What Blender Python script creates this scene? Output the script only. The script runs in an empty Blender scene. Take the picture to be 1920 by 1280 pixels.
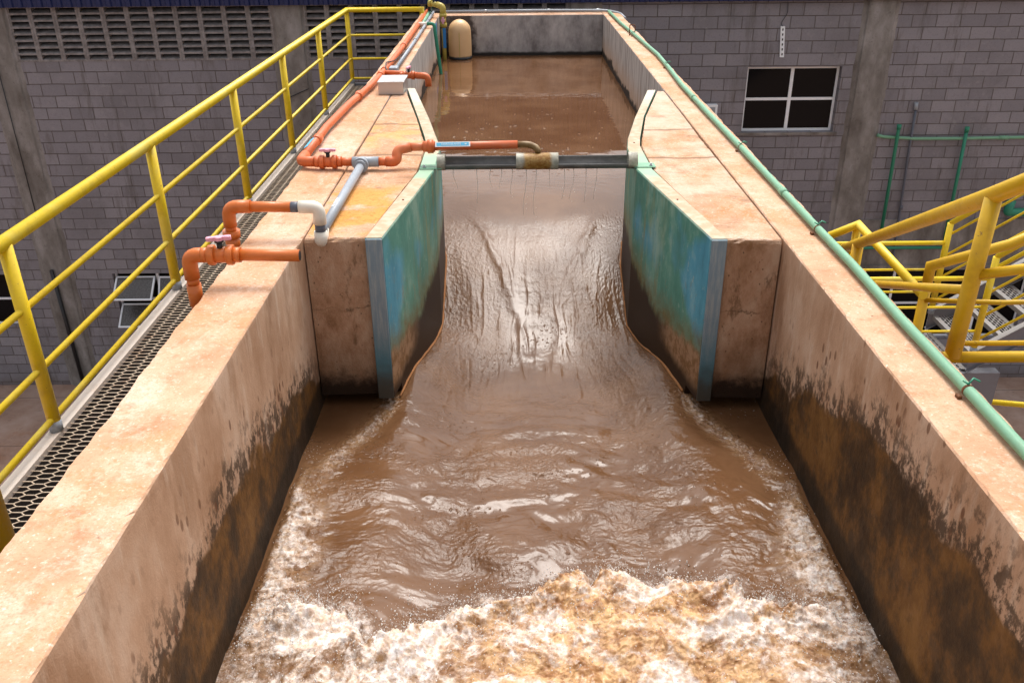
import bpy, math, random
import numpy as np
from mathutils import Vector, Matrix
random.seed(7); np.random.seed(7)
PI = math.pi
sc = bpy.context.scene
C = bpy.data.collections.new("place"); sc.collection.children.link(C)

# ---------------------------------------------------------------- camera
cd = bpy.data.cameras.new("camera"); cam = bpy.data.objects.new("camera", cd); sc.collection.objects.link(cam)
cd.sensor_width = 36; cd.lens = 36*1649.47/1920; cd.clip_start = .05; cd.clip_end = 500
Rv = Vector((0.99996428, -0.00109543, -0.00838027)); Uv = Vector((0.00797856, 0.44942142, 0.89328424)); Fv = Vector((-0.00278774, 0.8933192, -0.44941411))
cam.matrix_world = Matrix(((Rv.x, Uv.x, -Fv.x, 0), (Rv.y, Uv.y, -Fv.y, 0), (Rv.z, Uv.z, -Fv.z, 1.55), (0, 0, 0, 1)))
sc.camera = cam
# ---------------------------------------------------------------- light
SUN_EL, SUN_AZ = math.radians(64), math.radians(14)
w = bpy.data.worlds.new("World"); sc.world = w; w.use_nodes = True
wn = w.node_tree.nodes; wl = w.node_tree.links
sky = wn.new('ShaderNodeTexSky'); sky.sky_type = 'NISHITA'; sky.sun_disc = False
sky.sun_elevation = SUN_EL; sky.sun_rotation = SUN_AZ; sky.air_density = 1.0; sky.dust_density = 6.0; sky.ozone_density = 1.0
hs = wn.new('ShaderNodeHueSaturation'); hs.inputs['Saturation'].default_value = .22
wl.new(sky.outputs[0], hs.inputs['Color'])
bg = wn['Background']; wl.new(hs.outputs[0], bg.inputs[0]); bg.inputs[1].default_value = .15
sd = bpy.data.lights.new("sun", 'SUN'); sun = bpy.data.objects.new("sun", sd); sc.collection.objects.link(sun)
sd.energy = 1.15; sd.angle = math.radians(27); sd.color = (1, .95, .88)
sv = Vector((math.sin(SUN_AZ)*math.cos(SUN_EL), math.cos(SUN_AZ)*math.cos(SUN_EL), math.sin(SUN_EL)))
sun.rotation_euler = sv.to_track_quat('Z', 'Y').to_euler(); sun.location = (0, 4, 12)
sc.view_settings.view_transform = 'Standard'; sc.view_settings.look = 'None'
sc.view_settings.exposure = 0.72; sc.view_settings.gamma = 1

# ---------------------------------------------------------------- material helpers
class NT:
    def __init__(s, name):
        s.m = bpy.data.materials.new(name); s.m.use_nodes = True
        s.t = s.m.node_tree; s.N = s.t.nodes; s.b = s.N['Principled BSDF']
        s.g = s.N.new('ShaderNodeNewGeometry'); s.P = s.g.outputs['Position']
        s._sep = None
    def lk(s, a, b):
        if isinstance(a, (int, float)): b.default_value = a
        elif isinstance(a, tuple): b.default_value = (*a, 1) if len(a) == 3 and b.type == 'RGBA' else a
        else: s.t.links.new(a, b)
    @property
    def xyz(s):
        if not s._sep:
            n = s.N.new('ShaderNodeSeparateXYZ'); s.lk(s.P, n.inputs[0]); s._sep = n.outputs
        return s._sep
    def nz(s):
        n = s.N.new('ShaderNodeSeparateXYZ'); s.lk(s.g.outputs['Normal'], n.inputs[0]); return n.outputs
    def vs(s, sx, sy, sz, v=None, off=(0, 0, 0)):
        n = s.N.new('ShaderNodeMapping'); s.lk(v or s.P, n.inputs[0]); n.inputs['Scale'].default_value = (sx, sy, sz); n.inputs['Location'].default_value = off
        return n.outputs[0]
    def noise(s, sc_, det=4, rough=.55, v=None, dist=0):
        n = s.N.new('ShaderNodeTexNoise'); s.lk(v or s.P, n.inputs['Vector']); n.inputs['Scale'].default_value = sc_
        n.inputs['Detail'].default_value = det; n.inputs['Roughness'].default_value = rough; n.inputs['Distortion'].default_value = dist
        return n.outputs['Fac']
    def vor(s, sc_, v=None, feat='F1', out='Distance'):
        n = s.N.new('ShaderNodeTexVoronoi'); s.lk(v or s.P, n.inputs['Vector']); n.inputs['Scale'].default_value = sc_; n.feature = feat
        return n.outputs[out]
    def m2(s, op, a, b=0., clamp=False):
        n = s.N.new('ShaderNodeMath'); n.operation = op; s.lk(a, n.inputs[0]); s.lk(b, n.inputs[1]); n.use_clamp = clamp
        return n.outputs[0]
    def rng(s, v, a, b, c=0., d=1., smooth=True):
        n = s.N.new('ShaderNodeMapRange'); s.lk(v, n.inputs[0])
        n.interpolation_type = 'SMOOTHSTEP' if smooth else 'LINEAR'
        for i, k in enumerate((a, b, c, d)): s.lk(k, n.inputs[i+1])
        return n.outputs[0]
    def ramp(s, f, st):
        n = s.N.new('ShaderNodeValToRGB'); s.lk(f, n.inputs[0]); e = n.color_ramp.elements
        while len(e) < len(st): e.new(.5)
        for k, (p, c) in zip(e, st): k.position = p; k.color = (*c, 1)
        return n.outputs[0]
    def curve(s, f, pts):       # piecewise linear function of f
        xs = [p[0] for p in pts]; ys = [p[1] for p in pts]; y0, y1 = min(ys), max(ys)
        r = s.rng(f, xs[0], xs[-1], 0., 1., False)
        q = s.ramp(r, [((x-xs[0])/(xs[-1]-xs[0]), ((y-y0)/(y1-y0),)*3) for x, y in pts])
        return s.rng(q, 0., 1., y0, y1, False)
    def mix(s, f, a, b, mode='MIX'):
        n = s.N.new('ShaderNodeMix'); n.data_type = 'RGBA'; n.blend_type = mode
        s.lk(f, n.inputs[0]); s.lk(a, n.inputs[6]); s.lk(b, n.inputs[7]); return n.outputs[2]
    def bump(s, h, strength=.3, dist=.01, prev=None):
        n = s.N.new('ShaderNodeBump'); s.lk(h, n.inputs['Height']); n.inputs['Strength'].default_value = strength; n.inputs['Distance'].default_value = dist
        if prev is not None: s.lk(prev, n.inputs['Normal'])
        return n.outputs[0]
    def out(s, col=None, rough=None, nrm=None, **k):
        if col is not None: s.lk(col, s.b.inputs['Base Color'])
        if rough is not None: s.lk(rough, s.b.inputs['Roughness'])
        if nrm is not None: s.lk(nrm, s.b.inputs['Normal'])
        for kk, v in k.items(): s.lk(v, s.b.inputs[kk.replace('_', ' ')])
        return s.m

def plain(name, col, rough=.4, metal=0., dirt=.25, dcol=None, sc_=9, spec=.5, fade=None):
    n = NT(name); a = n.noise(sc_, 5, .65); b = n.noise(sc_*7, 3)
    dc = dcol or tuple(c*.45 for c in col)
    f = n.rng(a, .5, .75, 0., dirt)
    c = n.mix(f, col, dc)
    c = n.mix(n.rng(b, .35, .75, 0., .18), c, tuple(min(1, x*1.25+.02) for x in col))
    if 'yellow_paint' in name: c = n.mix(n.rng(n.noise(42, 4, .75), .66, .68, 0., .8), c, (.20, .10, .03)); c = n.mix(n.rng(n.noise(3.5, 6, .75, v=n.vs(1, 1, 1, off=(2, 5, 5))), .56, .70, 0., .35), c, (.42, .30, .05))
    if fade: c = n.mix(n.rng(n.noise(2.2, 3), .55, .68, 0., .55), c, fade)
    r = n.rng(b, .3, .7, rough*.8, min(1, rough*1.3))
    return n.out(c, r, n.bump(b, .08, .003), Metallic=metal, Specular_IOR_Level=spec)

M = {}
M['yellow'] = plain('yellow_paint', (.78, .55, .010), .4, 0, .55, (.50, .30, .02), 9, fade=(.74, .6, .12))
M['yellow_dark'] = plain('yellow_paint_deep', (.64, .385, .004), .42, 0, .5, (.4, .2, .008), 7)
M['orange'] = plain('orange_pvc', (.60, .125, .028), .42, 0, .35, (.36, .07, .02), 11, fade=(.66, .24, .11))
M['orange_clean'] = plain('orange_pvc_clean', (.60, .15, .025), .36, 0, .2, (.42, .09, .02), 8)
M['grey_pvc'] = plain('grey_pvc', (.30, .33, .37), .42, 0, .3, (.2, .2, .2), 12)
M['dkgrey'] = plain('dark_grey_pvc', (.10, .11, .14), .5, 0, .3, None, 12)
M['green_dk'] = plain('green_pvc', (.02, .22, .13), .4, 0, .25, None, 10)
M['green_lt'] = plain('faded_green_pvc', (.17, .36, .23), .55, 0, .5, (.16, .22, .13), 10)
M['white_pvc'] = plain('cream_white_pvc', (.76, .70, .60), .35, 0, .2, (.55, .45, .33), 9)
M['pink'] = plain('pink_plastic', (.72, .33, .42), .4, 0, .2, None, 12)
M['black'] = plain('black_plastic', (.015, .015, .017), .4, 0, .1)
M['yellow_pvc'] = plain('dull_yellow_pvc', (.46, .36, .07), .45, 0, .4, (.3, .2, .04), 14)
M['galv'] = plain('galvanised_steel', (.42, .43, .45), .45, .7, .3, None, 14)
M['steel'] = plain('brushed_steel', (.5, .48, .47), .4, .7, .2, (.36, .32, .3), 2)
M['grey_paint'] = plain('grey_painted_steel', (.16, .16, .18), .5, 0, .3, (.12, .09, .08), 6)
M['tread'] = plain('worn_steel_edge', (.25, .235, .225), .55, .2, .35, (.3, .2, .14), 9)
M['curb'] = plain('dirty_white_steel', (.55, .48, .42), .55, 0, .5, (.42, .28, .18), 5)
M['mesh'] = plain('rusty_expanded_metal', (.50, .40, .30), .6, .2, .6, (.35, .16, .07), 8)
M['shade_dark'] = plain('near_black_for_shade', (.022, .014, .011), .8, 0, .4)  # near black standing in for shade under the grating and infill blocks
M['white_alu'] = plain('white_aluminium', (.82, .84, .88), .4, 0, .2, (.5, .45, .42), 8)
M['blue_sign'] = plain('blue_label', (.03, .22, .55), .45, 0, .1)
M['cyan_sign'] = plain('light_blue_label', (.12, .50, .76), .4, 0, .1)
M['white_paper'] = plain('white_label_edge', (.8, .8, .8), .5, 0, .1)
M['screen'] = plain('dusty_tinted_pane', (.085, .078, .075), .25, 0, .4, (.13, .11, .1), 5)
M['rusty'] = plain('rust_crust', (.30, .12, .035), .85, 0, .6, (.10, .035, .012), 22)
M['rust'] = plain('rust_brown', (.16, .06, .02), .8, 0, .4, (.06, .02, .01), 20)

n = NT('blue_roof_metal'); M['roof'] = n.out((.005, .012, .075), .45, None)
n = NT('dark_glass'); M['glass'] = n.out((.003, .003, .004), .1, None, Specular_IOR_Level=.12)
n = NT('interior_dark'); M['interior'] = n.out((.02, .018, .018), .9, None)

# cream fibreglass dome
n = NT('cream_fibreglass'); z = n.xyz[2]
c = n.mix(n.rng(n.noise(6, 4), .4, .7, 0., .25), (.74, .47, .24), (.62, .36, .16))
c = n.mix(n.rng(n.m2('ADD', z, n.m2('MULTIPLY', n.noise(9), .06)), -.50, -.53, 0., 1.), c, (.06, .035, .02))
M['dome'] = n.out(c, .4, n.bump(n.noise(40), .05, .003))

def concrete_top(n, orange=.5, white=.5, tint=(1, 1, 1)):
    a = n.noise(3.1, 6, .6); b = n.noise(38, 4, .7); big = n.noise(1.3, 4, .6, v=n.vs(1, 1, 1, off=(3, 1, 5)), dist=.6)
    base = n.ramp(a, [(.32, (.46*tint[0], .25*tint[1], .145*tint[2])), (.5, (.57*tint[0], .35*tint[1], .225*tint[2])), (.68, (.62*tint[0], .44*tint[1], .325*tint[2]))])
    c = n.mix(n.rng(n.m2('ADD', big, n.m2('MULTIPLY', n.m2('SUBTRACT', b, .5), .6)), .51, .60, 0., orange*.9), base, (.50, .225, .085))
    wn_ = n.noise(2.7, 6, .65, v=n.vs(1.4, .8, 1, off=(9, 4, 2)), dist=.4)
    c = n.mix(n.rng(n.m2('ADD', wn_, n.m2('MULTIPLY', n.m2('SUBTRACT', b, .5), .5)), .53, .63, 0., white*.5), c, (.68, .57, .48)); c = n.mix(n.rng(n.noise(9, 6, .75, v=n.vs(1, .7, 1, off=(3, 9, 2))), .52, .66, 0., .55), c, (.40, .19, .09))
    fl = n.noise(60, 3, .6, v=n.vs(1, 1, 1, off=(1, 7, 3)))
    c = n.mix(n.rng(fl, .6, .72, 0., .55), c, (.80, .70, .62))
    gr = n.noise(120, 3, .6)
    c = n.mix(n.rng(gr, .5, .72, 0., .5), c, (.36, .19, .10)); sp_ = n.noise(24, 6, .8, v=n.vs(1, 1, 1, off=(5, 8, 1))); c = n.mix(n.rng(sp_, .56, .68, 0., .5), c, (.42, .20, .10)); c = n.mix(n.rng(sp_, .42, .32, 0., .5), c, (.78, .64, .52))
    br = n.noise(7, 6, .7, v=n.vs(1, 1.6, 1, off=(2, 2, 2)))
    c = n.mix(n.rng(br, .55, .70, 0., .55), c, (.34, .14, .06))
    pit = n.vor(13); rnd = n.noise(5)
    c = n.mix(n.m2('MULTIPLY', n.rng(pit, .10, .04, 0., 1.), n.rng(rnd, .56, .6, 0., .8)), c, (.16, .08, .05))
    h = n.m2('ADD', n.m2('MULTIPLY', b, .6), n.m2('MULTIPLY', gr, .5))
    return c, h

def wall_mat(name, side):
    """cast concrete channel wall: orange-stained top, pale trowelled face, wet stained foot"""
    n = NT(name); x, y, z = n.xyz
    top, h = concrete_top(n, .55, .7)
    # faces
    st = n.noise(7, 6, .65, v=n.vs(2.2, 2.2, .35)); st2 = n.noise(3, 5, .6, v=n.vs(1, 1, .6, off=(4, 2, 1)))
    face = n.ramp(st2, [(.34, (.38, .215, .125)), (.5, (.50, .315, .205)), (.66, (.58, .41, .30))])
    face = n.mix(n.rng(st, .52, .70, 0., .5), face, (.62, .48, .37))
    face = n.mix(n.rng(n.noise(2.3, 6, .7, v=n.vs(1.5, 1.5, .5, off=(7, 7, 7))), .50, .62, 0., .5), face, (.29, .15, .075))
    # grey weathered lining of the upstream pool
    gs = n.noise(6, 6, .7, v=n.vs(2.6, 2.6, .3, off=(1, 5, 0)))
    grey = n.ramp(gs, [(.32, (.20, .17, .155)), (.5, (.42, .38, .35)), (.68, (.60, .55, .51))])
    grey = n.mix(n.rng(n.m2('ADD', z, n.m2('MULTIPLY', gs, .3)), -.05, -.42, 0., .65), grey, (.46, .27, .15))
    face = n.mix(n.rng(y, 6.5, 8.2), face, grey)
    # wet band
    if side == 'L': cv = [(1.4, -.56), (2.1, -.56), (2.77, -.46), (3.5, -.58), (4.25, -.80), (6., -.60), (8., -.50), (14.5, -.51)]
    else: cv = [(1.4, -.24), (1.9, -.24), (2.4, -.25), (2.8, -.26), (3.26, -.43), (4.2, -.80), (6., -.60), (8., -.50), (14.5, -.51)]
    zb = n.curve(y, cv)
    e = n.noise(3.0, 3, .5, v=n.vs(1.1, 1.1, 1.6)); e2 = n.noise(11, 5, .6, v=n.vs(1., 1., 1.7))
    d = n.m2('SUBTRACT', z, zb)                                             # height over band edge
    dn = n.m2('ADD', d, n.m2('ADD', n.m2('MULTIPLY', n.m2('SUBTRACT', e, .5), .32), n.m2('MULTIPLY', n.m2('SUBTRACT', e2, .5), .065)))
    wet = n.rng(dn, .020, -.028, 0., .96)
    # mould above the edge
    mo = n.noise(16, 6, .75, v=n.vs(1.3, 1.3, .8, off=(5, 0, 2)))
    mz = n.m2('MULTIPLY', n.rng(dn, .26, .02, 0., 1.), n.rng(n.m2('ADD', mo, n.rng(dn, .22, .0, -.06, .05)), .46, .58, 0., .92))
    mz = n.m2('MULTIPLY', mz, n.rng(y, 4.6, 3.9, 0., 1.))
    face = n.mix(mz, face, (.06, .035, .02))
    # splashed drips
    dv = n.vor(11, v=n.vs(1.7, 1.7, .75), out='Distance'); dr = n.noise(4, 2)
    dm = n.m2('MULTIPLY', n.rng(dv, .24, .15, 0., 1.), n.rng(dr, .40, .50, 0., .9))
    dm = n.m2('MULTIPLY', dm, n.m2('MULTIPLY', n.rng(dn, .55, .1, 0., 1.), n.rng(y, 4.4, 3.8, 0., 1.)))
    face = n.mix(dm, face, (.14, .06, .03))
    wc = n.noise(2.6, 6, .7, v=n.vs(1, 1, .7, off=(2, 3, 8)))
    wetc = n.ramp(wc, [(.34, (.022, .011, .005)), (.46, (.060, .030, .011)), (.54, (.14, .062, .015)), (.66, (.22, .105, .028))])
    wetc = n.mix(n.rng(n.noise(11, 5, .7), .5, .7, 0., .6), wetc, (.035, .024, .014))
    # dark algae line at the water's edge
    al = n.rng(n.m2('ADD', z, n.m2('MULTIPLY', e2, .05)), -.78, -.84, 0., .8)
    al = n.m2('MULTIPLY', al, n.rng(y, 4.5, 4.3, 0., 1.))
    wetc = n.mix(al, wetc, (.012, .009, .006))
    wetc = n.mix(n.rng(y, 5., 7.), wetc, (.02, .015, .012))
    face = n.mix(wet, face, wetc)
    # vertical surfaces vs top
    nz_ = n.nz()[2]
    tf = n.rng(nz_, .55, .8)
    col = n.mix(tf, face, top)
    rough = n.m2('SUBTRACT', .85, n.m2('MULTIPLY', n.m2('MULTIPLY', wet, n.m2('SUBTRACT', 1., tf)), .2))
    n.b.inputs['Specular IOR Level'].default_value = .22
    fb = n.noise(50, 5, .7, v=n.vs(1, 1, .5))
    return n.out(col, rough, n.bump(n.m2('ADD', h, fb), .35, .006))
M['wall_L'] = wall_mat('left_channel_concrete', 'L'); M['wall_R'] = wall_mat('right_channel_concrete', 'R')

def pier_mat(name, orange, white, side):
    n = NT(name); x, y, z = n.xyz
    top, h = concrete_top(n, orange, white)
    bl = n.noise(4.5, 6, .72, v=n.vs(.7, 1.3, 1, off=(3*side, 2, 1)), dist=.5)
    top = n.mix(n.rng(bl, .56, .68, 0., .75), top, (.27, .14, .08))
    fine = n.noise(28, 5, .75, v=n.vs(.7, 1.6, 1)); top = n.mix(n.rng(fine, .55, .72, 0., .6), top, (.36, .19, .09))
    if side < 0:
        yo = n.rng(n.m2('ABSOLUTE', n.m2('SUBTRACT', y, 4.75)), .55, .3, 0., .85); yo = n.m2('MULTIPLY', yo, n.rng(n.noise(3.3, 5, .6), .38, .52))
        top = n.mix(yo, top, (.66, .30, .06))
        y2 = n.rng(n.m2('ABSOLUTE', n.m2('SUBTRACT', y, 6.5)), .5, .2, 0., .6); y2 = n.m2('MULTIPLY', y2, n.rng(n.noise(4, 5, .6), .42, .55))
        top = n.mix(y2, top, (.68, .38, .13))
        top = n.mix(n.m2('MULTIPLY', n.rng(n.noise(30, 4, .8), .5, .62), n.m2('MULTIPLY', yo, .6)), top, (.3, .13, .03))
    else:
        top = n.mix(n.m2('MULTIPLY', n.rng(n.noise(2.2, 5, .6, v=n.vs(1, .7, 1, off=(8, 8, 8))), .45, .6, 0., .5), n.rng(y, 4.3, 5.)), top, (.66, .53, .43))
    # construction joint across the slab
    jy = n.m2('ADD', y, n.m2('MULTIPLY', n.noise(4, 4), .12))
    for jj in ((5.98, 6.9) if side < 0 else (5.85, 6.65)):
        top = n.mix(n.rng(n.m2('ABSOLUTE', n.m2('SUBTRACT', jy, jj)), .035, .006, 0., .7), top, (.16, .09, .05))
    st = n.noise(4, 6, .7, v=n.vs(1.2, 1.2, .6, off=(side, 3, 3)))
    face = n.ramp(st, [(.34, (.27, .135, .065)), (.5, (.46, .27, .165)), (.64, (.56, .38, .26))])
    face = n.mix(n.rng(n.noise(11, 5, .75, v=n.vs(1, 1, .35)), .56, .7, 0., .7), face, (.14, .075, .035))
    sp = n.vor(38, v=n.vs(1, 1, .7)); face = n.mix(n.m2('MULTIPLY', n.rng(sp, .2, .1), n.rng(n.noise(7), .5, .56, 0., .7)), face, (.06, .035, .02))
    e2 = n.noise(12, 5, .7)
    cr = n.rng(n.m2('ABSOLUTE', n.m2('ADD', z, n.m2('ADD', .40, n.m2('MULTIPLY', n.m2('SUBTRACT', e2, .5), .12)))), .008, .002, 0., n.rng(st, .4, .6, 0., .6))
    face = n.mix(cr, face, (.07, .04, .02))
    wet = n.rng(n.m2('ADD', z, n.m2('MULTIPLY', e2, .22)), -.62, -.76, 0., .97)  # wet foot, made taller and darker for the shadow in the basin corners
    face = n.mix(n.rng(n.m2('ADD', z, n.m2('MULTIPLY', st, .5)), -.2, -.5, 0., .55), face, (.17, .085, .04))
    face = n.mix(wet, face, (.022, .011, .006))
    n.b.inputs['Specular IOR Level'].default_value = .2
    tf = n.rng(n.nz()[2], .5, .8)
    return n.out(n.mix(tf, face, top), .85, n.bump(n.m2('ADD', h, n.noise(60, 4, .7)), .55, .012))
M['pier_L'] = pier_mat('left_infill_concrete', .8, .6, -1); M['pier_R'] = pier_mat('right_infill_concrete', .75, .6, 1)

def liner_mat(name, side):
    n = NT(name); x, y, z = n.xyz
    v = n.vs(3, 3, .35)
    v = n.vs(1.3, 1.3, .75); a = n.noise(2.4, 7, .7, v=v); b = n.noise(1.7, 3, .5, v=n.vs(1, 1, .8, off=(2*side, 1, 0))); c0 = n.noise(14, 5, .7, v=n.vs(2, 2, .3))
    green = n.ramp(a, [(.3, (.045, .18, .135)), (.5, (.08, .27, .21)), (.7, (.17, .37, .29))])
    blue = n.ramp(a, [(.3, (.05, .23, .32)), (.5, (.085, .32, .43)), (.72, (.26, .48, .54))])
    bf = n.m2('ADD', n.rng(y, 4.9, 4.25, -.02, .14), b)
    bf = n.m2('ADD', bf, n.rng(n.m2('ABSOLUTE', n.m2('ADD', z, .30)), .35, 0., -.10, .07))
    c = n.mix(n.rng(bf, .50, .62), green, blue)
    c = n.mix(n.rng(n.m2('ADD', a, n.rng(z, -.5, 0., 0., .08)), .56, .70, 0., .5), c, (.33, .45, .34))
    c = n.mix(n.m2('MULTIPLY', n.rng(n.noise(6, 6, .7, v=n.vs(2, 2, .25, off=(1, 1, 9))), .48, .62, 0., .7), n.rng(y, 4.6, 5.4)), c, (.25, .24, .10))
    c = n.mix(n.rng(c0, .55, .72, 0., .28), c, (.30, .44, .38)); c = n.mix(n.rng(c0, .45, .3, 0., .3), c, (.03, .12, .12))
    # lower stains
    zb = n.curve(y, [(4., -.60), (4.3, -.66), (4.95, -.74), (5.3, -.66), (5.7, -.52), (6.3, -.46), (8.3, -.50)])
    e = n.noise(6, 7, .75, v=n.vs(1.3, 1.3, .7)); d = n.m2('ADD', n.m2('SUBTRACT', z, zb), n.m2('MULTIPLY', n.m2('SUBTRACT', e, .5), .26))
    c = n.mix(n.m2('MULTIPLY', n.rng(n.noise(9, 6, .8, v=n.vs(1.2, 1.2, .5, off=(3, 3, 3))), .585, .605, 0., .75), n.rng(d, .5, .15)), c, (.24, .22, .13)); c = n.mix(n.rng(n.noise(26, 5, .8, v=n.vs(1, 1, .6)), .62, .64, 0., .6), c, (.38, .44, .38))
    och = n.mix(n.rng(n.noise(14, 5, .7), .4, .62), (.15, .11, .03), (.16, .20, .12))
    c = n.mix(n.rng(d, .20, .0, 0., .85), c, och)
    low = n.mix(n.rng(y, 4.62, 4.95), n.mix(n.rng(n.noise(12, 6, .75), .42, .6), (.36, .21, .12), (.20, .10, .04)), (.022, .010, .006))
    low = n.mix(n.rng(n.m2('ADD', z, n.m2('MULTIPLY', e, .12)), -.76, -.86), low, (.028, .013, .006))
    c = n.mix(n.rng(d, .04, -.05), c, low)
    # rims: sandy where people walk, green near the trough
    tf = n.rng(n.nz()[2], .5, .8)
    t = n.mix(n.rng(n.noise(14, 5, .6), .4, .65), (.50, .31, .19), (.60, .43, .31))
    t = n.mix(n.rng(n.m2('ABSOLUTE', n.m2('SUBTRACT', n.m2('ADD', y, n.m2('MULTIPLY', n.noise(9), .3)), 5.75)), .42, .2, 0., .85), t, (.27, .48, .33))
    t = n.mix(n.rng(n.m2('ADD', y, 0.), 7.2, 7.9, 0., .7), t, (.66, .60, .50))
    c = n.mix(tf, c, t)
    r = n.rng(d, .05, -.02, .45, .5); n.b.inputs['Specular IOR Level'].default_value = .22
    return n.out(c, r, n.bump(n.noise(45, 4, .6, v=n.vs(1, 1, .4)), .12, .004))
M['liner_L'] = liner_mat('left_painted_liner', -1); M['liner_R'] = liner_mat('right_painted_liner', 1)
n = NT('grey_blue_flange'); x, y, z = n.xyz
c = n.mix(n.rng(n.noise(20, 5, .65, v=n.vs(3, 3, .3)), .4, .65), (.19, .26, .31), (.30, .34, .35))
c = n.mix(n.rng(n.m2('ADD', z, n.m2('MULTIPLY', n.noise(8), .25)), -.30, -.62, 0., .9), c, (.05, .17, .22))
c = n.mix(n.rng(n.m2('ADD', z, n.m2('MULTIPLY', n.noise(15), .2)), -.55, -.8, 0., .9), c, (.05, .035, .02))
M['flange'] = n.out(c, .5, n.bump(n.noise(60), .15, .004))

n = NT('end_wall_concrete'); x, y, z = n.xyz
gs = n.noise(3, 6, .7, v=n.vs(1.4, 1, .8, off=(6, 0, 3)))
c = n.ramp(gs, [(.3, (.17, .15, .145)), (.48, (.34, .31, .30)), (.66, (.50, .46, .44))])
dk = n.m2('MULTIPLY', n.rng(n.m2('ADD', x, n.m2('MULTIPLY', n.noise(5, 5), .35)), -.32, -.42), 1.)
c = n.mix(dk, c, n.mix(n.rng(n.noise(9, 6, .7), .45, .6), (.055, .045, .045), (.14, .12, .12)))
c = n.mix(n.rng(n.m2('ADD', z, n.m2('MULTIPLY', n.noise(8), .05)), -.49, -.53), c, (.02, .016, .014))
top, h = concrete_top(n, .2, .6)
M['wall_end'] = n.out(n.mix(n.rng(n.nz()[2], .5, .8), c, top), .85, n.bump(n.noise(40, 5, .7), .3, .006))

# building
n = NT('grey_block_wall'); x, y, z = n.xyz
cmb = n.N.new('ShaderNodeCombineXYZ'); n.lk(x, cmb.inputs[0]); n.lk(z, cmb.inputs[1])
bt = n.N.new('ShaderNodeTexBrick'); bt.offset = .5
wob = n.N.new('ShaderNodeVectorMath'); wob.operation = 'ADD'; n.lk(cmb.outputs[0], wob.inputs[0]); 
nn = n.N.new('ShaderNodeTexNoise'); nn.inputs['Scale'].default_value = 3.5; nn.inputs['Detail'].default_value = 4; n.lk(n.P, nn.inputs['Vector'])
sc3 = n.N.new('ShaderNodeVectorMath'); sc3.operation = 'SCALE'; n.lk(nn.outputs['Color'], sc3.inputs[0]); sc3.inputs['Scale'].default_value = .018
n.lk(sc3.outputs[0], wob.inputs[1])
n.lk(wob.outputs[0], bt.inputs['Vector']); bt.inputs['Scale'].default_value = 1; bt.inputs['Brick Width'].default_value = .4; bt.inputs['Row Height'].default_value = .1985
bt.inputs['Mortar Size'].default_value = .008; bt.inputs['Mortar Smooth'].default_value = .5; bt.inputs['Bias'].default_value = 0
n.lk((.215, .200, .220), bt.inputs['Color1']); n.lk((.275, .257, .280), bt.inputs['Color2']); n.lk((.115, .092, .082), bt.inputs['Mortar'])
c = bt.outputs['Color']
c = n.mix(n.rng(n.noise(1.1, 5, .6), .45, .68, 0., .45), c, (.155, .14, .148))
c = n.mix(n.rng(n.noise(7, 5, .7), .55, .72, 0., .4), c, (.33, .31, .31)); c = n.mix(n.rng(n.noise(1.6, 6, .75, v=n.vs(2, 1, .22, off=(1, 0, 7))), .54, .66, 0., .5), c, (.11, .09, .08))
c = n.mix(n.rng(n.noise(2.2, 5, .7, v=n.vs(1, 1, .3, off=(5, 5, 5))), .6, .74, 0., .5), c, (.13, .105, .09))
c = n.mix(n.rng(n.noise(45, 3, .7), .5, .75, 0., .35), c, (.10, .093, .10))
c = n.mix(n.rng(n.m2('ADD', z, n.m2('MULTIPLY', n.noise(3), .3)), -6.6, -6.95, 0., .6), c, (.10, .062, .042))
hb = n.m2('ADD', n.m2('MULTIPLY', bt.outputs['Fac'], -1.), n.m2('MULTIPLY', n.noise(50, 4, .7), .35))
M['block'] = n.out(c, .9, n.bump(hb, .9, .012))

n = NT('rendered_grey_column'); x, y, z = n.xyz
c = n.ramp(n.noise(1.7, 6, .65, v=n.vs(1.6, 1, .7)), [(.3, (.11, .092, .08)), (.5, (.21, .19, .175)), (.68, (.33, .305, .295))])
c = n.mix(n.rng(n.noise(14, 5, .75), .55, .72, 0., .5), c, (.08, .065, .055))
M['render'] = n.out(c, .9, n.bump(n.noise(22, 6, .7), .5, .012))
n = NT('cement_louvre'); c = n.mix(n.rng(n.noise(12, 5, .7), .35, .7), (.17, .15, .145), (.30, .275, .27)); M['louvre'] = n.out(c, .9, n.bump(n.noise(60), .3, .006))
n = NT('yard_concrete'); x, y, z = n.xyz
c = n.ramp(n.noise(.9, 6, .65), [(.3, (.20, .11, .075)), (.5, (.33, .215, .165)), (.7, (.42, .31, .26))])
c = n.mix(n.rng(n.noise(.7, 5, .7, v=n.vs(1, 1, 1, off=(4, 2, 1))), .52, .66, 0., .6), c, (.27, .12, .055))
c = n.mix(n.rng(n.noise(9, 5, .75), .55, .75, 0., .5), c, (.08, .05, .04))
for ax, sp in ((x, 2.4), (y, 1.7)):
    fr = n.m2('FRACT', n.m2('ADD', n.m2('DIVIDE', ax, sp), 50.3)); ed = n.m2('ABSOLUTE', n.m2('SUBTRACT', fr, .5))
    c = n.mix(n.rng(ed, .494, .498, 0., .8), c, (.03, .022, .02))
M['yard'] = n.out(c, .9, n.bump(n.noise(30, 5, .7), .3, .01))

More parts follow.
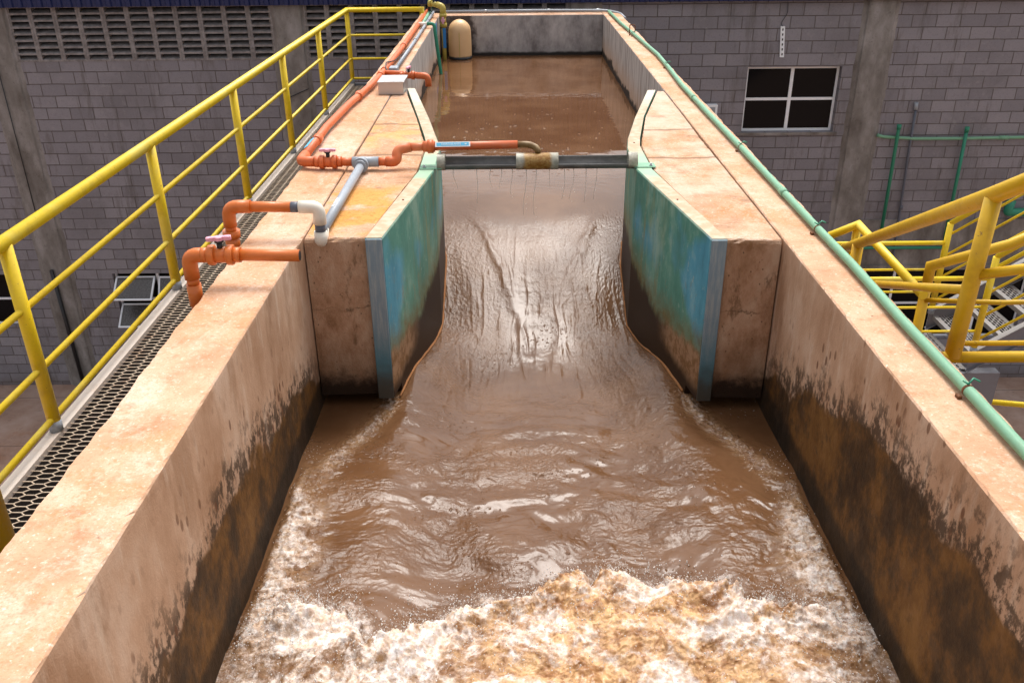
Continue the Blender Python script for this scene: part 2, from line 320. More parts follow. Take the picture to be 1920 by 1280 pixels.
# stained drain sleeve
n = NT('old_grey_trough'); x, y, z = n.xyz
c = n.mix(n.rng(n.noise(9, 5, .7, v=n.vs(1, 1, 3)), .4, .65), (.13, .125, .12), (.20, .19, .18))
c = n.mix(n.rng(n.m2('ADD', z, n.m2('MULTIPLY', n.noise(14), .05)), .05, -.01, 0., .75), c, (.035, .03, .028))
M['trough'] = n.out(c, .45, n.bump(n.noise(50), .15, .004))
n = NT('coagulant_stained_sleeve'); x, y, z = n.xyz
c = n.mix(n.rng(n.noise(18, 5, .7), .35, .65), (.50, .47, .38), (.28, .27, .22)); c = n.mix(n.rng(n.m2('ADD', z, n.m2('MULTIPLY', n.noise(12), .06)), .05, .02, 0., .8), c, (.06, .055, .045))
mk = n.rng(n.m2('ADD', n.m2('ABSOLUTE', n.m2('SUBTRACT', x, .155)), n.m2('MULTIPLY', n.noise(20, 5, .7), .05)), .125, .095)
c = n.mix(mk, c, n.mix(n.rng(n.noise(22, 6, .8), .4, .62), (.24, .10, .01), (.42, .26, .08)))
M['sleeve'] = n.out(c, .5, n.bump(n.noise(70, 4), .3, .004))
n = NT('worn_orange_pipe'); x, y, z = n.xyz
c = n.mix(n.rng(n.noise(15, 5, .7, v=n.vs(.5, 1, 1)), .4, .7), (.62, .12, .03), (.55, .17, .08))
mk = n.m2('ADD', z, n.m2('MULTIPLY', n.noise(7, 5, .75), .05)); c = n.mix(n.m2('MULTIPLY', n.rng(mk, .118, .112), n.rng(x, -.52, -.46)), c, (.04, .035, .035))
M['worn_orange'] = n.out(c, .45, None)
n = NT('brown_stained_spout'); c = n.mix(n.rng(n.noise(18, 5, .7), .4, .62), (.16, .085, .02), (.28, .19, .09)); M['spout'] = n.out(c, .55, n.bump(n.noise(60), .2, .004))

# water: muddy brown, foam and golden spray from vertex attributes
n = NT('muddy_water'); x, y, z = n.xyz
at = n.N.new('ShaderNodeAttribute'); at.attribute_name = 'foam'; fo = at.outputs['Fac']
a2 = n.N.new('ShaderNodeAttribute'); a2.attribute_name = 'gold'; go = a2.outputs['Fac']
f1 = n.noise(26, 7, .72, dist=.8); f2 = n.noise(85, 4, .7, dist=.5); 
lace = n.m2('ADD', n.m2('MULTIPLY', f1, .7), n.m2('MULTIPLY', f2, .45))          # about .57 mean
thr = n.m2('SUBTRACT', 1.02, n.m2('MULTIPLY', fo, .74))
fm = n.rng(n.m2('SUBTRACT', lace, thr), -.24, .26, 0., 1.)
brown = n.mix(n.rng(n.noise(2.2, 4, .6), .35, .7), (.112, .051, .022), (.155, .077, .037))
gold = n.mix(n.rng(n.noise(14, 6, .7, dist=.6), .36, .64), (.26, .115, .045), (.62, .38, .185))
body = n.mix(go, brown, gold)
foam = n.mix(n.rng(n.noise(24, 6, .75), .38, .64), (.62, .46, .34), (.84, .79, .76))
col = n.mix(fm, body, foam)
rough = n.m2('ADD', .045, n.m2('MULTIPLY', fm, .17))
b1 = n.noise(46, 5, .65, v=n.vs(1., .8, 1), dist=.15); b2 = n.noise(130, 3, .6); cal = n.rng(y, 6.6, 7.4, 1., .04)
a3 = n.N.new('ShaderNodeAttribute'); a3.attribute_name = 'ripple'
hh = n.m2('MULTIPLY', n.m2('MULTIPLY', n.m2('ADD', n.m2('MULTIPLY', b1, .7), n.m2('MULTIPLY', b2, .24)), a3.outputs['Fac']), cal)
nm = n.bump(hh, .5, .014); nm = n.bump(n.m2('MULTIPLY', n.m2('ADD', lace, n.m2('MULTIPLY', n.noise(150, 3, .7), .5)), n.rng(fo, .02, .3)), .5, .010, nm)
M['water'] = n.out(col, rough, nm, IOR=1.33, Specular_IOR_Level=.55, Subsurface_Weight=n.m2('MULTIPLY', fo, .4), Subsurface_Scale=.03)
n.b.inputs['Subsurface Radius'].default_value = (1, .7, .5)
n = NT('spray_droplet'); M['spray'] = n.out((.9, .86, .82), .12, None, IOR=1.33, Transmission_Weight=.3)
n = NT('thin_stream'); M['drip'] = n.out((.85, .72, .62), .3, None, IOR=1.33)

# ---------------------------------------------------------------- mesh helpers
def V(*a): return Vector(a)
class MB:
    def __init__(s): s.v = []; s.f = []; s.sm = []
    def add(s, vs, fs, smooth=False):
        o = len(s.v); s.v += [tuple(p) for p in vs]; s.f += [tuple(i+o for i in f) for f in fs]; s.sm += [smooth]*len(fs); return s
    def box(s, x0, x1, y0, y1, z0, z1):
        vs = [(x, y, z) for z in (z0, z1) for y in (y0, y1) for x in (x0, x1)]
        return s.add(vs, [(0, 2, 3, 1), (4, 5, 7, 6), (0, 1, 5, 4), (2, 6, 7, 3), (0, 4, 6, 2), (1, 3, 7, 5)])
    def bbox(s, x0, x1, y0, y1, z0, z1, b=.006):      # box with chamfered vertical and top edges
        def ring(i, z): return [(x0+i+b, y0+i, z), (x1-i-b, y0+i, z), (x1-i, y0+i+b, z), (x1-i, y1-i-b, z), (x1-i-b, y1-i, z), (x0+i+b, y1-i, z), (x0+i, y1-i-b, z), (x0+i, y0+i+b, z)]
        rs = [ring(0, z0), ring(0, z1-b), ring(b, z1)]; return s.loft(rs)
    def loft(s, rings, smooth=False, caps=True, closed=True):
        n_ = len(rings[0]); o = len(s.v); s.v += [tuple(p) for r in rings for p in r]
        m = n_ if closed else n_-1
        for i in range(len(rings)-1):
            for j in range(m):
                k = (j+1) % n_; s.f.append((o+i*n_+j, o+i*n_+k, o+(i+1)*n_+k, o+(i+1)*n_+j)); s.sm.append(smooth)
        if caps:
            s.f.append(tuple(o+j for j in reversed(range(n_)))); s.sm.append(False)
            s.f.append(tuple(o+(len(rings)-1)*n_+j for j in range(n_))); s.sm.append(False)
        return s
    def prism(s, poly, z0, z1, b=0):
        rs = [[(x, y, z0) for x, y in poly], [(x, y, z1) for x, y in poly]]
        return s.loft(rs)
    def tube(s, pts, r, seg=14, fil=0., caps=True, radii=None):
        pts = [Vector(p) for p in pts]
        if fil > 0 and len(pts) > 2:
            q = [pts[0]]
            for a, b_, c in zip(pts, pts[1:], pts[2:]):
                d1 = (a-b_); d2 = (c-b_); t = min(fil, d1.length*.49, d2.length*.49); p1 = b_+d1.normalized()*t; p2 = b_+d2.normalized()*t
                for k in range(7):
                    u = k/6; q.append(p1*(1-u)**2+b_*2*u*(1-u)+p2*u*u)
            q.append(pts[-1]); pts = q
        rs = []; T0 = None
        for i, p in enumerate(pts):
            a = pts[max(0, i-1)]; c = pts[min(len(pts)-1, i+1)]
            t1 = (p-a).normalized() if i else (c-p).normalized(); t2 = (c-p).normalized() if i < len(pts)-1 else t1
            T = (t1+t2).normalized(); cosf = max(.4, T.dot(t1))
            if T0 is None:
                up = Vector((0, 0, 1)) if abs(T.z) < .9 else Vector((0, 1, 0)); N = T.cross(up).normalized()
            else:
                N = T0.rotation_difference(T) @ N; N = (N-T*N.dot(T)).normalized()
            T0 = T; B = T.cross(N); rr = radii[i] if radii else r
            bis = (t2-t1); bis = bis.normalized() if bis.length > 1e-6 else None
            ring = []
            for k in range(seg):
                an = 2*PI*k/seg; d = N*math.cos(an)*rr+B*math.sin(an)*rr
                if bis is not None: d += bis*(d.dot(bis))*(1/cosf-1)
                ring.append(p+d)
            rs.append(ring)
        return s.loft(rs, True, caps)
    def cyl(s, a, b, r, seg=16, r2=None):
        return s.tube([a, b], r, seg, radii=[r, r2 if r2 is not None else r])
    def build(s, name, mat, parent=None, base=None):
        o = base if base is not None else (parent.get('_b') if parent else (0, 0, 0)); o = tuple(o) if o else (0, 0, 0)
        me = bpy.data.meshes.new(name)
        me.from_pydata([(a-o[0], b-o[1], c-o[2]) for a, b, c in s.v], [], s.f)
        me.polygons.foreach_set('use_smooth', s.sm); me.materials.append(mat); me.update()
        ob = bpy.data.objects.new(name, me); C.objects.link(ob)
        if parent: ob.parent = parent
        else: ob.location = o
        ob['_b'] = o
        return ob
ALLT = []
def thing(name, label, cat, loc=(0, 0, 0), group=None):
    o = bpy.data.objects.new(name, None); C.objects.link(o); o.location = loc; o['_b'] = loc; o['label'] = label; o['category'] = cat
    o.empty_display_size = .1
    if group: o['group'] = group
    return o
def tag(o, label, cat, group=None):
    o['label'] = label; o['category'] = cat
    if group: o['group'] = group
    return o
def text_mesh(name, txt, size, mat, parent, origin, xdir, ydir, extrude=.0004):
    cu = bpy.data.curves.new(name, 'FONT'); cu.body = txt; cu.size = size; cu.align_x = 'CENTER'; cu.align_y = 'CENTER'; cu.extrude = extrude
    t = bpy.data.objects.new(name, cu); sc.collection.objects.link(t); dg = bpy.context.evaluated_depsgraph_get()
    me = bpy.data.meshes.new_from_object(t.evaluated_get(dg)); bpy.data.objects.remove(t)
    X = Vector(xdir).normalized(); Y = Vector(ydir).normalized(); Z = X.cross(Y); b = Vector(parent['_b']); O = Vector(origin)-b
    me.transform(Matrix(((X.x, Y.x, Z.x, O.x), (X.y, Y.y, Z.y, O.y), (X.z, Y.z, Z.z, O.z), (0, 0, 0, 1))))
    me.materials.clear(); me.materials.append(mat)
    ob = bpy.data.objects.new(name, me); C.objects.link(ob); ob.parent = parent; ob['_b'] = parent['_b']; return ob

# value noise in numpy
def _h(ix, iy, s):
    n_ = (ix.astype(np.int64)*374761393+iy.astype(np.int64)*668265263+s*1442695041) & 0x7fffffff
    n_ = ((n_ ^ (n_ >> 13))*1274126177) & 0x7fffffff; n_ = n_ ^ (n_ >> 16)
    return (n_ & 0xffff).astype(np.float32)/65535.
def gn(x, y, s=0):      # gradient noise, about -1..1
    x0 = np.floor(x); y0 = np.floor(y); fx = (x-x0).astype(np.float32); fy = (y-y0).astype(np.float32)
    u = fx*fx*fx*(fx*(fx*6-15)+10); v = fy*fy*fy*(fy*(fy*6-15)+10)
    def g(ix, iy, dx, dy): a = _h(ix, iy, s)*2*np.float32(PI); return np.cos(a)*dx+np.sin(a)*dy
    a = g(x0, y0, fx, fy); b = g(x0+1, y0, fx-1, fy); c = g(x0, y0+1, fx, fy-1); d = g(x0+1, y0+1, fx-1, fy-1)
    return (a+(b-a)*u+(c-a)*v+(a-b-c+d)*u*v)*1.5
def fbm(x, y, o=4, s=0, g=.5, ridge=False):
    t = 0; a = 1.; n_ = 0
    for k in range(o):
        q = gn(x*2**k+k*17.3, y*2**k-k*9.1, s+k)
        if ridge: q = 1-2*np.abs(q)
        t = t+a*q; n_ += a; a *= g
    return t/n_
def sstep(a, b, x): t = np.clip((x-a)/(b-a), 0, 1); return t*t*(3-2*t)

# ================================================================= SETTING
g = MB().box(-60, 60, -40, 80, -7.4, -7.03).build('ground', M['yard']); g['kind'] = 'structure'

# ---------------- water
def build_water():
    xs = np.linspace(-1.13, 1.42, 600)
    ys = [1.0]; st = .0042
    while ys[-1] < 14.05:
        y_ = ys[-1]; ys.append(y_+(.0042 if y_ < 4.4 else .0042*(1+(y_-4.4)*.55) if y_ < 8 else .0125+(y_-8)*.004))
    ys = np.array(ys); X, Y = np.meshgrid(xs, ys); X = X.astype(np.float32); Y = Y.astype(np.float32)
    yc = [1, 2.2, 2.95, 3.2, 3.8, 4.3, 4.7, 5.0, 5.3, 5.6, 5.9, 6.2, 6.6, 6.95, 7.3, 8, 15]
    zc = [-1.0, -1.0, -1.05, -1.04, -1.06, -1.12, -1.19, -1.205, -1.15, -1.04, -.91, -.79, -.675, -.615, -.597, -.588, -.585]
    ysd = [1, 3.5, 4.25, 4.6, 4.9, 5.2, 5.5, 5.7, 6.2, 6.6, 7., 7.5, 8.2, 15]
    zs = [-.97, -.97, -.975, -.985, -1.03, -1.10, -1.12, -1.03, -.80, -.70, -.645, -.605, -.588, -.585]
    hw = np.interp(Y, [4.26, 5.5, 6.1, 6.33, 7.04, 8.24], [.83, .645, .645, .68, .80, 1.05])
    u = np.clip(np.abs(X-.14)/hw, 0, 1.6)
    def sm(xp, fp):
        q = np.arange(1, 15, .02); f = np.interp(q, xp, fp); k = np.hanning(21); k /= k.sum()
        f = np.convolve(np.pad(f, 10, mode='edge'), k, 'valid'); return np.interp(Y, q, f).astype(np.float32)
    ws = sstep(.45, 1.0, u)
    Z = sm(yc, zc)*(1-ws)+sm(ysd, zs)*ws
    dead = sstep(1.02, 1.12, u)*sstep(4.6, 3.9, Y)          # slack water behind the piers
    spread = sstep(4.3, 3.2, Y)
    dead = sstep(.86+.0*X, 1.0, np.abs(X-.14)/(.83+spread*.33))*sstep(3.6, 4.1, Y)*sstep(5.6, 5.0, Y)
    Z = Z*(1-dead)+(-1.0)*dead
    chute = sstep(7.1, 6.5, Y)*sstep(4.1, 4.9, Y); down = sstep(4.9, 4.1, Y)*sstep(2.2, 2.7, Y); calm = sstep(6.9, 7.6, Y)
    rip = np.clip(.42+1.35*fbm(X*2.1+.4*gn(X*3, Y*3, 7), Y*1.7, 3, 301), .06, 1.15)
    ripc = np.clip(.25+.75*sstep(.10, .42, np.abs(X-.14))+.9*gn(X*3.5, Y*1.1, 303), .08, 1.1)*sstep(6.9, 6.0, Y)+.12
    # oblique shock waves from the throat edges meeting near the middle
    for sgn in (-1, 1):
        xe = .14+sgn*(.11+.03*sgn+.46*sstep(5.0, 6.9, Y)*((np.clip(Y, 5, 7)-5)/2)**.7)
        wob = .05*gn(Y*2.3, Y*0+sgn, 5)+.02*gn(Y*9, X*6, 6); d = (X-xe-wob)*sgn
        amp = sstep(4.6, 5.5, Y)*sstep(6.9, 6.2, Y)*(.6+.5*gn(Y*2.1, X*3, 8+int(sgn)))
        Z += chute*amp*(.011*np.exp(-(d/.035)**2)-.003*np.exp(-((d-.10)/.07)**2))
        Z += chute*amp*.007*np.exp(-((d-.27)/.06)**2)
    # flow-aligned streaks in the chute
    wx = X+.03*fbm(X*3, Y*2, 2, 3)
    early = sstep(6.6, 5.6, Y)
    Z += chute*(.3+.7*early)*(.0045*fbm(wx*6, Y*1.4, 3, 11)+ripc*(.0018*fbm(wx*30, Y*12, 3, 21, ridge=True)+.0014*fbm(wx*64, Y*46, 2, 23, ridge=True)))
    rd = fbm(wx*10, Y*1.5+X*2, 2, 25, ridge=True); Z += chute*early*.006*np.clip(rd, 0, 1)**3
    Z += chute*.0022*fbm(X*16+np.abs(X-.14)*30, Y*22-np.abs(X-.14)*18, 3, 27, .6, True)*sstep(.15, .5, np.abs(X-.14))
    cen = np.exp(-((X-.14)/.17)**2)
    Z += chute*cen*early*.0035*fbm(X*7, Y*13, 3, 31)
    # ripples downstream: curved standing waves bowed upstream, and chop
    r = np.hypot((X-.14)*1.0, (Y-2.6)*1.0); wob = .18*fbm(X*2.2, Y*2.2, 3, 41)
    mid = np.exp(-((X-.14)/.55)**2)
    Z += down*mid*.006*np.sin((r+wob)*2*PI/.21)*sstep(.5, .9, r)*sstep(2.2, 1.6, r)
    wx = X+.10*fbm(X*2.5, Y*2.5, 3, 51); wy = Y+.10*fbm(X*2.5+7, Y*2.5, 3, 61)
    Z += down*(.017*fbm(wx*2.6, wy*4.2, 3, 71)+rip*.0060*fbm(wx*7, wy*10, 4, 81, .6, True)+rip*.0042*fbm(wx*22, wy*32, 3, 91, .6, True)+.004*fbm(wx*5+r*3, wy*5, 2, 93, .5, True))*(1-.8*dead)
    # smooth boils
    L0 = fbm(X*4+3, Y*4, 3, 66)
    for bx, by, br, bh in ((-.02, 3.12, .24, .022), (-.35, 3.5, .14, .012), (.5, 3.45, .2, .014), (.75, 3.2, .13, .012)):
        q = np.hypot((X-bx+.06*L0), (Y-by)*1.2+.08*L0)/br; Z += down*(bh*np.exp(-q**2)-.5*bh*np.exp(-((q-1.25)/.35)**2))
    Z += calm*.0007*fbm(X*5, Y*9, 3, 95)+sstep(8.2, 7.2, Y)*sstep(6.6, 7.1, Y)*.0018*fbm(X*8, Y*26, 3, 97)
    # foam
    yf = np.interp(xs, [-1.13, -.9, -.67, -.55, -.36, -.02, .2, .4, .56, .75, .9, 1.1, 1.42], [2.52, 2.62, 2.62, 2.44, 2.60, 2.70, 2.80, 2.79, 2.82, 2.72, 2.62, 2.58, 2.42])[None, :]
    edge = .10*fbm(X*4, Y*2.2, 3, 101)+.06*fbm(X*15, Y*12, 4, 111, .6)
    s = yf+edge-Y
    F = sstep(-.02, .07, s)
    crest = np.exp(-((s-.10)/.10)**2)
    L1 = fbm(wx*3, wy*3, 4, 121); L2 = fbm(wx*8, wy*8, 4, 131, .6, True); L3 = fbm(X*26, Y*26, 3, 141, .6, True); L4 = fbm(X*70, Y*70, 2, 151, .6)
    nearw = sstep(.0, .30, np.minimum(X+1.0845, 1.3668-X))
    Z += F*(.20+.80*nearw)*(.050+.070*np.exp(-((X-.38)/.5)**2-((s-.22)/.26)**2)+.062*L1+.016*L2+.007*L3+.003*L4+crest*.032*(.8+1.2*L1+.6*L2))
    goldx = np.interp(xs, [-1.13, -.8, -.4, -.1, .2, .6, .95, 1.15, 1.42], [.1, .3, .35, .8, 1, 1, .8, .3, .15])[None, :]
    G = F*np.clip(goldx+.25*L1, 0, 1)*sstep(.0, .05, s)
    goldA = np.clip(.55+1.3*fbm(wx*2.3, wy*2.6, 3, 161), 0, 1)
    lowf = fbm(wx*4.2, wy*5.5, 4, 125, .6); st_ = fbm(wx*15, wy*17, 4, 127, .65, True)
    foam = F*(.45+.55*nearw)*np.clip(.50-.42*goldx*goldA+1.05*lowf+.50*st_+.26*crest*(1-.3*goldx)-.05, .04, .92)
    halo = sstep(-.22, .02, s)*(1-F)*np.clip(.30+.9*fbm(wx*10, wy*14, 4, 129, .65, True)-.25*sstep(0, -.2, s), 0, .62); foam = np.maximum(foam, halo)
    # froth along the walls beside the jump
    dl = X-(-1.0845); dr = 1.3668-X
    for d, y0, y1, wd in ((dl, 2.4, 3.75, .27), (dr, 2.35, 3.75, .25)):
        band = sstep(0, .06, d)*sstep(wd*1.15, wd*.55, d+.10*fbm(X*4, Y*4, 3, 171)+(.20*sstep(3.0, 3.75, Y)))*sstep(y1+.1, y1-.35, Y)*sstep(y0-.2, y0+.1, Y)
        tex = np.clip(.42+.55*fbm(wx*9, wy*7, 4, 181, .6, True), 0, 1)
        tex = np.clip(.30+.55*fbm(wx*6+Y*2, wy*5, 4, 183, .65, True)+.35*fbm(X*22, Y*18, 3, 184, .6, True), 0, 1); foam = np.maximum(foam, band*np.clip(tex*1.3-.26+.8*lowf, 0, .66)); G = np.maximum(G, band*.30); Z += band*(.008+.014*fbm(X*16, Y*16, 3, 191, .6, True)+.006*fbm(X*45, Y*45, 2, 192))
    # light froth lines where the jet leaves the plates
    xe = .14+np.sign(X-.14)*(.86+.26*sstep(4.3, 3.4, Y)); band = np.exp(-((X-xe)/.07)**2)*sstep(3.3, 3.7, Y)*sstep(4.75, 4.3, Y)
    tex = np.clip(.35+.6*fbm(wx*12, wy*10, 3, 201, .6, True), 0, 1); foam = np.maximum(foam, band*tex*.62); Z += band*.012*fbm(X*25, Y*25, 3, 211, .6, True)
    G = np.maximum(G, band*.25)
    # little floating flecks on the pool
    fk = sstep(.52, .62, fbm(X*20, Y*9, 2, 221)+.25*fbm(X*1.2, Y*.8, 2, 231))*sstep(7.4, 7.8, Y)*sstep(10.5, 9.2, Y)
    foam = np.maximum(foam, fk*.38)
    fleck = sstep(.55, .65, gn(X*60, Y*45, 241))*(down+.8*chute*sstep(5.9, 5.5, Y))*sstep(.0, .5, fbm(X*3, Y*2, 2, 251)); foam = np.maximum(foam, fleck*.55)
    ny, nx = X.shape
    co = np.empty((ny*nx, 3), np.float32); co[:, 0] = X.ravel(); co[:, 1] = Y.ravel(); co[:, 2] = Z.ravel()
    idx = np.arange(ny*nx).reshape(ny, nx)
    q = np.stack([idx[:-1, :-1], idx[:-1, 1:], idx[1:, 1:], idx[1:, :-1]], -1).reshape(-1, 4)
    me = bpy.data.meshes.new('water'); me.vertices.add(len(co)); me.vertices.foreach_set('co', co.ravel())
    me.loops.add(q.size); me.loops.foreach_set('vertex_index', q.ravel().astype(np.int32))
    me.polygons.add(len(q)); me.polygons.foreach_set('loop_start', np.arange(0, q.size, 4, dtype=np.int32)); me.polygons.foreach_set('loop_total', np.full(len(q), 4, np.int32))
    me.update(calc_edges=True); me.polygons.foreach_set('use_smooth', np.ones(len(q), bool))
    RP = np.clip(np.where(Y > 4.6, ripc, rip), 0, 1); RP = RP*sstep(5.2, 4.2, Y)*0+np.clip(rip*(1-sstep(4.2, 5.2, Y))+ripc*sstep(4.2, 5.2, Y), .05, 1.1)
    for nm_, arr in (('foam', foam), ('gold', G), ('ripple', RP)):
        a = me.attributes.new(nm_, 'FLOAT', 'POINT'); a.data.foreach_set('value', arr.astype(np.float32).ravel())
    me.materials.append(M['water']); ob = bpy.data.objects.new('water', me); C.objects.link(ob); ob['kind'] = 'structure'
    return xs, ys, Z, F, foam, yf[0]
wxs, wys, WZ, WF, WFO, yfx = build_water()
def wz(x, y):
    i = int(np.clip(np.searchsorted(wys, y), 0, len(wys)-1)); j = int(np.clip(np.searchsorted(wxs, x), 0, len(wxs)-1)); return float(WZ[i, j])

# ---------------- spray droplets (uncountable)
sp = MB()
def blob(mb, c, r, st=None):
    vs = []; T = Vector(st) if st else Vector((0, 0, 1))
    q = Vector((0, 0, 1)).rotation_difference(T.normalized()); L = T.length if st else 1.
    for a, z_ in ((4, .62), (4, -.62)): pass
    pts = [Vector((0, 0, L))]
    for z_, rr, o_ in ((.5, .86, 0), (-.5, .86, .5)):
        for k in range(5): an = 2*PI*(k+o_)/5; pts.append(Vector((rr*math.cos(an), rr*math.sin(an), z_*L)))
    pts.append(Vector((0, 0, -L)))
    fs = [(0, 1+k, 1+(k+1) % 5) for k in range(5)]+[(11, 6+(k+1) % 5, 6+k) for k in range(5)]
    for k in range(5): fs += [(1+k, 6+k, 1+(k+1) % 5), (1+(k+1) % 5, 6+k, 6+(k+1) % 5)]
    c = Vector(c); mb.add([c+(q @ p)*r for p in pts], fs, True)
R = random.Random(3)
for i in range(7000):
    x_ = R.uniform(-1.05, 1.34); yy = float(np.interp(x_, wxs, yfx)); y_ = yy+.06-abs(R.gauss(0, .22))*(1 if R.random() < .7 else -.35)
    if R.random() < .25: y_ = R.uniform(1.9, yy)
    z0 = wz(x_, y_); 
    h_ = abs(R.gauss(0, .022))+.001; s_ = R.choice((.0010, .0013, .0016, .002, .0034))*R.uniform(.7, 1.1)
    blob(sp, (x_, y_, z0+h_), s_, (R.uniform(-.6, .6), R.uniform(-.6, .6), R.uniform(.5, 1.8)))
for i in range(60):       # splash fingers thrown up along the crest
    x_ = R.choice((R.uniform(-1., -.5), R.uniform(.1, .7), R.uniform(.85, 1.3))); yy = float(np.interp(x_, wxs, yfx)); y_ = yy-.03; z0 = wz(x_, y_)
    dx, dy = R.uniform(-.5, .5), R.uniform(-.2, .8)
    for k in range(12):
        t = k/12*.065*R.uniform(.6, 1.3); blob(sp, (x_+dx*t+R.gauss(0, .003), y_+dy*t, z0+t+.0), .0030*(1-k/14)*R.uniform(.5, 1.4), (R.uniform(-.5, .5), 0, 1.5))
for i in range(500):
    sd_ = R.choice((-1, 1)); x_ = (-1.07+abs(R.gauss(0, .1))) if sd_ < 0 else (1.35-abs(R.gauss(0, .1))); y_ = R.uniform(2.4, 3.8); blob(sp, (x_, y_, wz(x_, y_)+abs(R.gauss(0, .015))), R.uniform(.0010, .0022))
so = sp.build('water_spray', M['spray']); tag(so, 'white spray drops thrown up over the foaming crest of brown water', 'spray'); so['kind'] = 'stuff'

# ================================================================= CONCRETE CHANNEL
YE = 13.92
ch = thing('concrete_channel', 'raised peach concrete water channel stained orange, holding the brown water', 'water channel', (.14, 7, -2.1))
def jn(y, s): return .5*math.sin(y*7.1+s)+.3*math.sin(y*17.7+2*s)+.35*math.sin(y*41+3*s)
def side_wall(xi, xo, sgn, y1, mat):
    mb = MB(); rs = []; y_ = -1.0; rr = random.Random(int(sgn*5+9))
    while True:
        a = .003*jn(y_, 1+sgn)+rr.uniform(-.0012, .0012); b = .006*jn(y_*.8, 4+sgn)+rr.uniform(-.0015, .0015); c = .004+rr.uniform(0, .004)+(rr.uniform(.004, .014) if rr.random() < .10 else 0); zt = .0015*jn(y_*.6, 7)
        xi_, xo_ = xi+a*sgn*-1*0, xo
        ring = [(xi, y_, -2.1), (xi, y_, -.02), (xi+sgn*(.001), y_, -.006+zt), (xi+sgn*(c+abs(a)), y_, zt), (xi+sgn*.03, y_, .001+zt), ((xi+xo)/2, y_, .002), (xo-sgn*.03, y_, zt), (xo+sgn*(b-.006), y_, zt-.002), (xo+sgn*b, y_, -.010), (xo, y_, -.05), (xo, y_, -2.1)]
        if sgn < 0: ring = ring[::-1]
        rs.append(ring)
        if y_ >= y1: break
        y_ = min(y1, y_+(.025 if y_ < 7 else .07))
    mb.loft(rs); return mb.build('side_wall', mat, ch)
side_wall(-1.0845, -1.3797, -1, YE+.28, M['wall_L'])
side_wall(1.3668, 1.625, 1, YE+.28, M['wall_R'])
MB().bbox(-1.0845+.001, 1.3668-.001, YE, YE+.277, -2.1, -.003, .008).build('end_wall', M['wall_end'], ch)
MB().box(-1.0845+.001, 1.3668-.001, -1, YE-.001, -2.1, -1.9).build('floor', M['wall_end'], ch)
def pier(poly, mat, ztop):
    mb = MB(); cx = sum(p[0] for p in poly)/len(poly); cy = sum(p[1] for p in poly)/len(poly)
    # resample outline so its edge can be rough
    P_ = []; rr = random.Random(5)
    for (x0, y0), (x1, y1) in zip(poly, poly[1:]+poly[:1]):
        L = math.hypot(x1-x0, y1-y0); k = max(1, int(L/.03))
        for i in range(k): t = i/k; P_.append((x0+(x1-x0)*t, y0+(y1-y0)*t))
    def off(p, d, z): v = Vector((cx-p[0], cy-p[1])); v.normalize(); return (p[0]+v.x*d, p[1]+v.y*d, z)
    jit = [abs(rr.gauss(0, .004)) for _ in P_]
    rs = [[(x, y, -.925) for x, y in P_], [(x, y, ztop-.02) for x, y in P_], [off(p, .003+j, ztop-.004-j*.5) for p, j in zip(P_, jit)], [off(p, .010+j, ztop) for p, j in zip(P_, jit)]]
    mb.loft(rs); pb = mb.build('infill_block', mat, ch)
    MB().prism([(x, max(y, 4.62)) for x, y in poly if True], -1.9, -.926).build('footing', M['shade_dark'], ch); return pb  # set back and coloured near black for the dark void under the block
pier([(-1.077, 4.27), (-.7645, 4.285), (-.612, 5.5), (-.612, 6.12), (-.648, 6.38), (-.76, 7.04), (-.975, 8.2), (-1.075, 8.2)], M['pier_L'], -.003)
pier([(1.357, 4.20), (1.357, 8.06), (1.30, 8.06), (1.05, 7.02), (.928, 6.33), (.895, 6.1), (.895, 5.5), (1.084, 4.215)][::1], M['pier_R'], -.003)
for yy in (0., 6.5, 13.2):
    for xx in (-1.2, 1.4): MB().box(xx-.2, xx+.2, yy-.2, yy+.2, -7.03, -2.102).build('support_column', M['render'], ch)

# ---------------- painted flume liner
ln = thing('flume_liner', 'narrow-waisted liner with blue green painted side plates in the middle of the channel', 'flume', (.14, 5.6, -1.9))
def liner_side(s, mat, pts_in, pts_out, yflange):
    def dens(p):
        q = []
        for (x0, y0), (x1, y1) in zip(p, p[1:]):
            for k in range(8): t = k/8; q.append((x0+(x1-x0)*t, y0+(y1-y0)*t))
        return q+[p[-1]]
    a = dens(pts_in); b = dens(pts_out); mb = MB(); rs = []
    for (x0, y0), (x1, y1) in zip(a, b):
        d = s
        zl = -.932 if y0 < 4.5 else -1.9
        ring = [(x0, y0, zl), (x0, y0, -.002), (x0+d*.006, y0, .006), (x1-d*.002, y1, .006), (x1, y1, .003), (x1, y1, zl)]
        rs.append(ring if s < 0 else ring[::-1])
    mb.loft(rs); o = mb.build('side_plate', mat, ln)
    (x0, y0), (x1, y1) = pts_in[0], pts_out[0]; lo, hi = min(x0, x1), max(x0, x1)
    MB().bbox(lo+.002, hi-.002, y0-.014, y0-.001, -.935, .002, .003).build('end_flange', M['flange'], o)
    ed = []; 
    for (xa, ya), (xb, yb) in zip(pts_in, pts_in[1:]):
        for k in range(14):
            t = k/14; x_ = xa+(xb-xa)*t-s*.004; y_ = ya+(yb-ya)*t
            if 4.33 < y_ < 6.3: ed.append((x_, y_, wz(x_-s*.01, y_)+.006+random.uniform(-.003, .003)))
    MB().tube(ed, .007, 8, radii=[random.uniform(.004, .010) for _ in ed]).build('rusty_edge', M['rusty'], o)
    # pair of rivets on the rim
    for k in (1, 5):
        x_, y_ = (a[k*4][0]+b[k*4][0])/2, a[k*4][1]; MB().cyl((x_, y_, .0055), (x_, y_, .010), .006, 8).build('bolt', M['rust'], o)
    return o
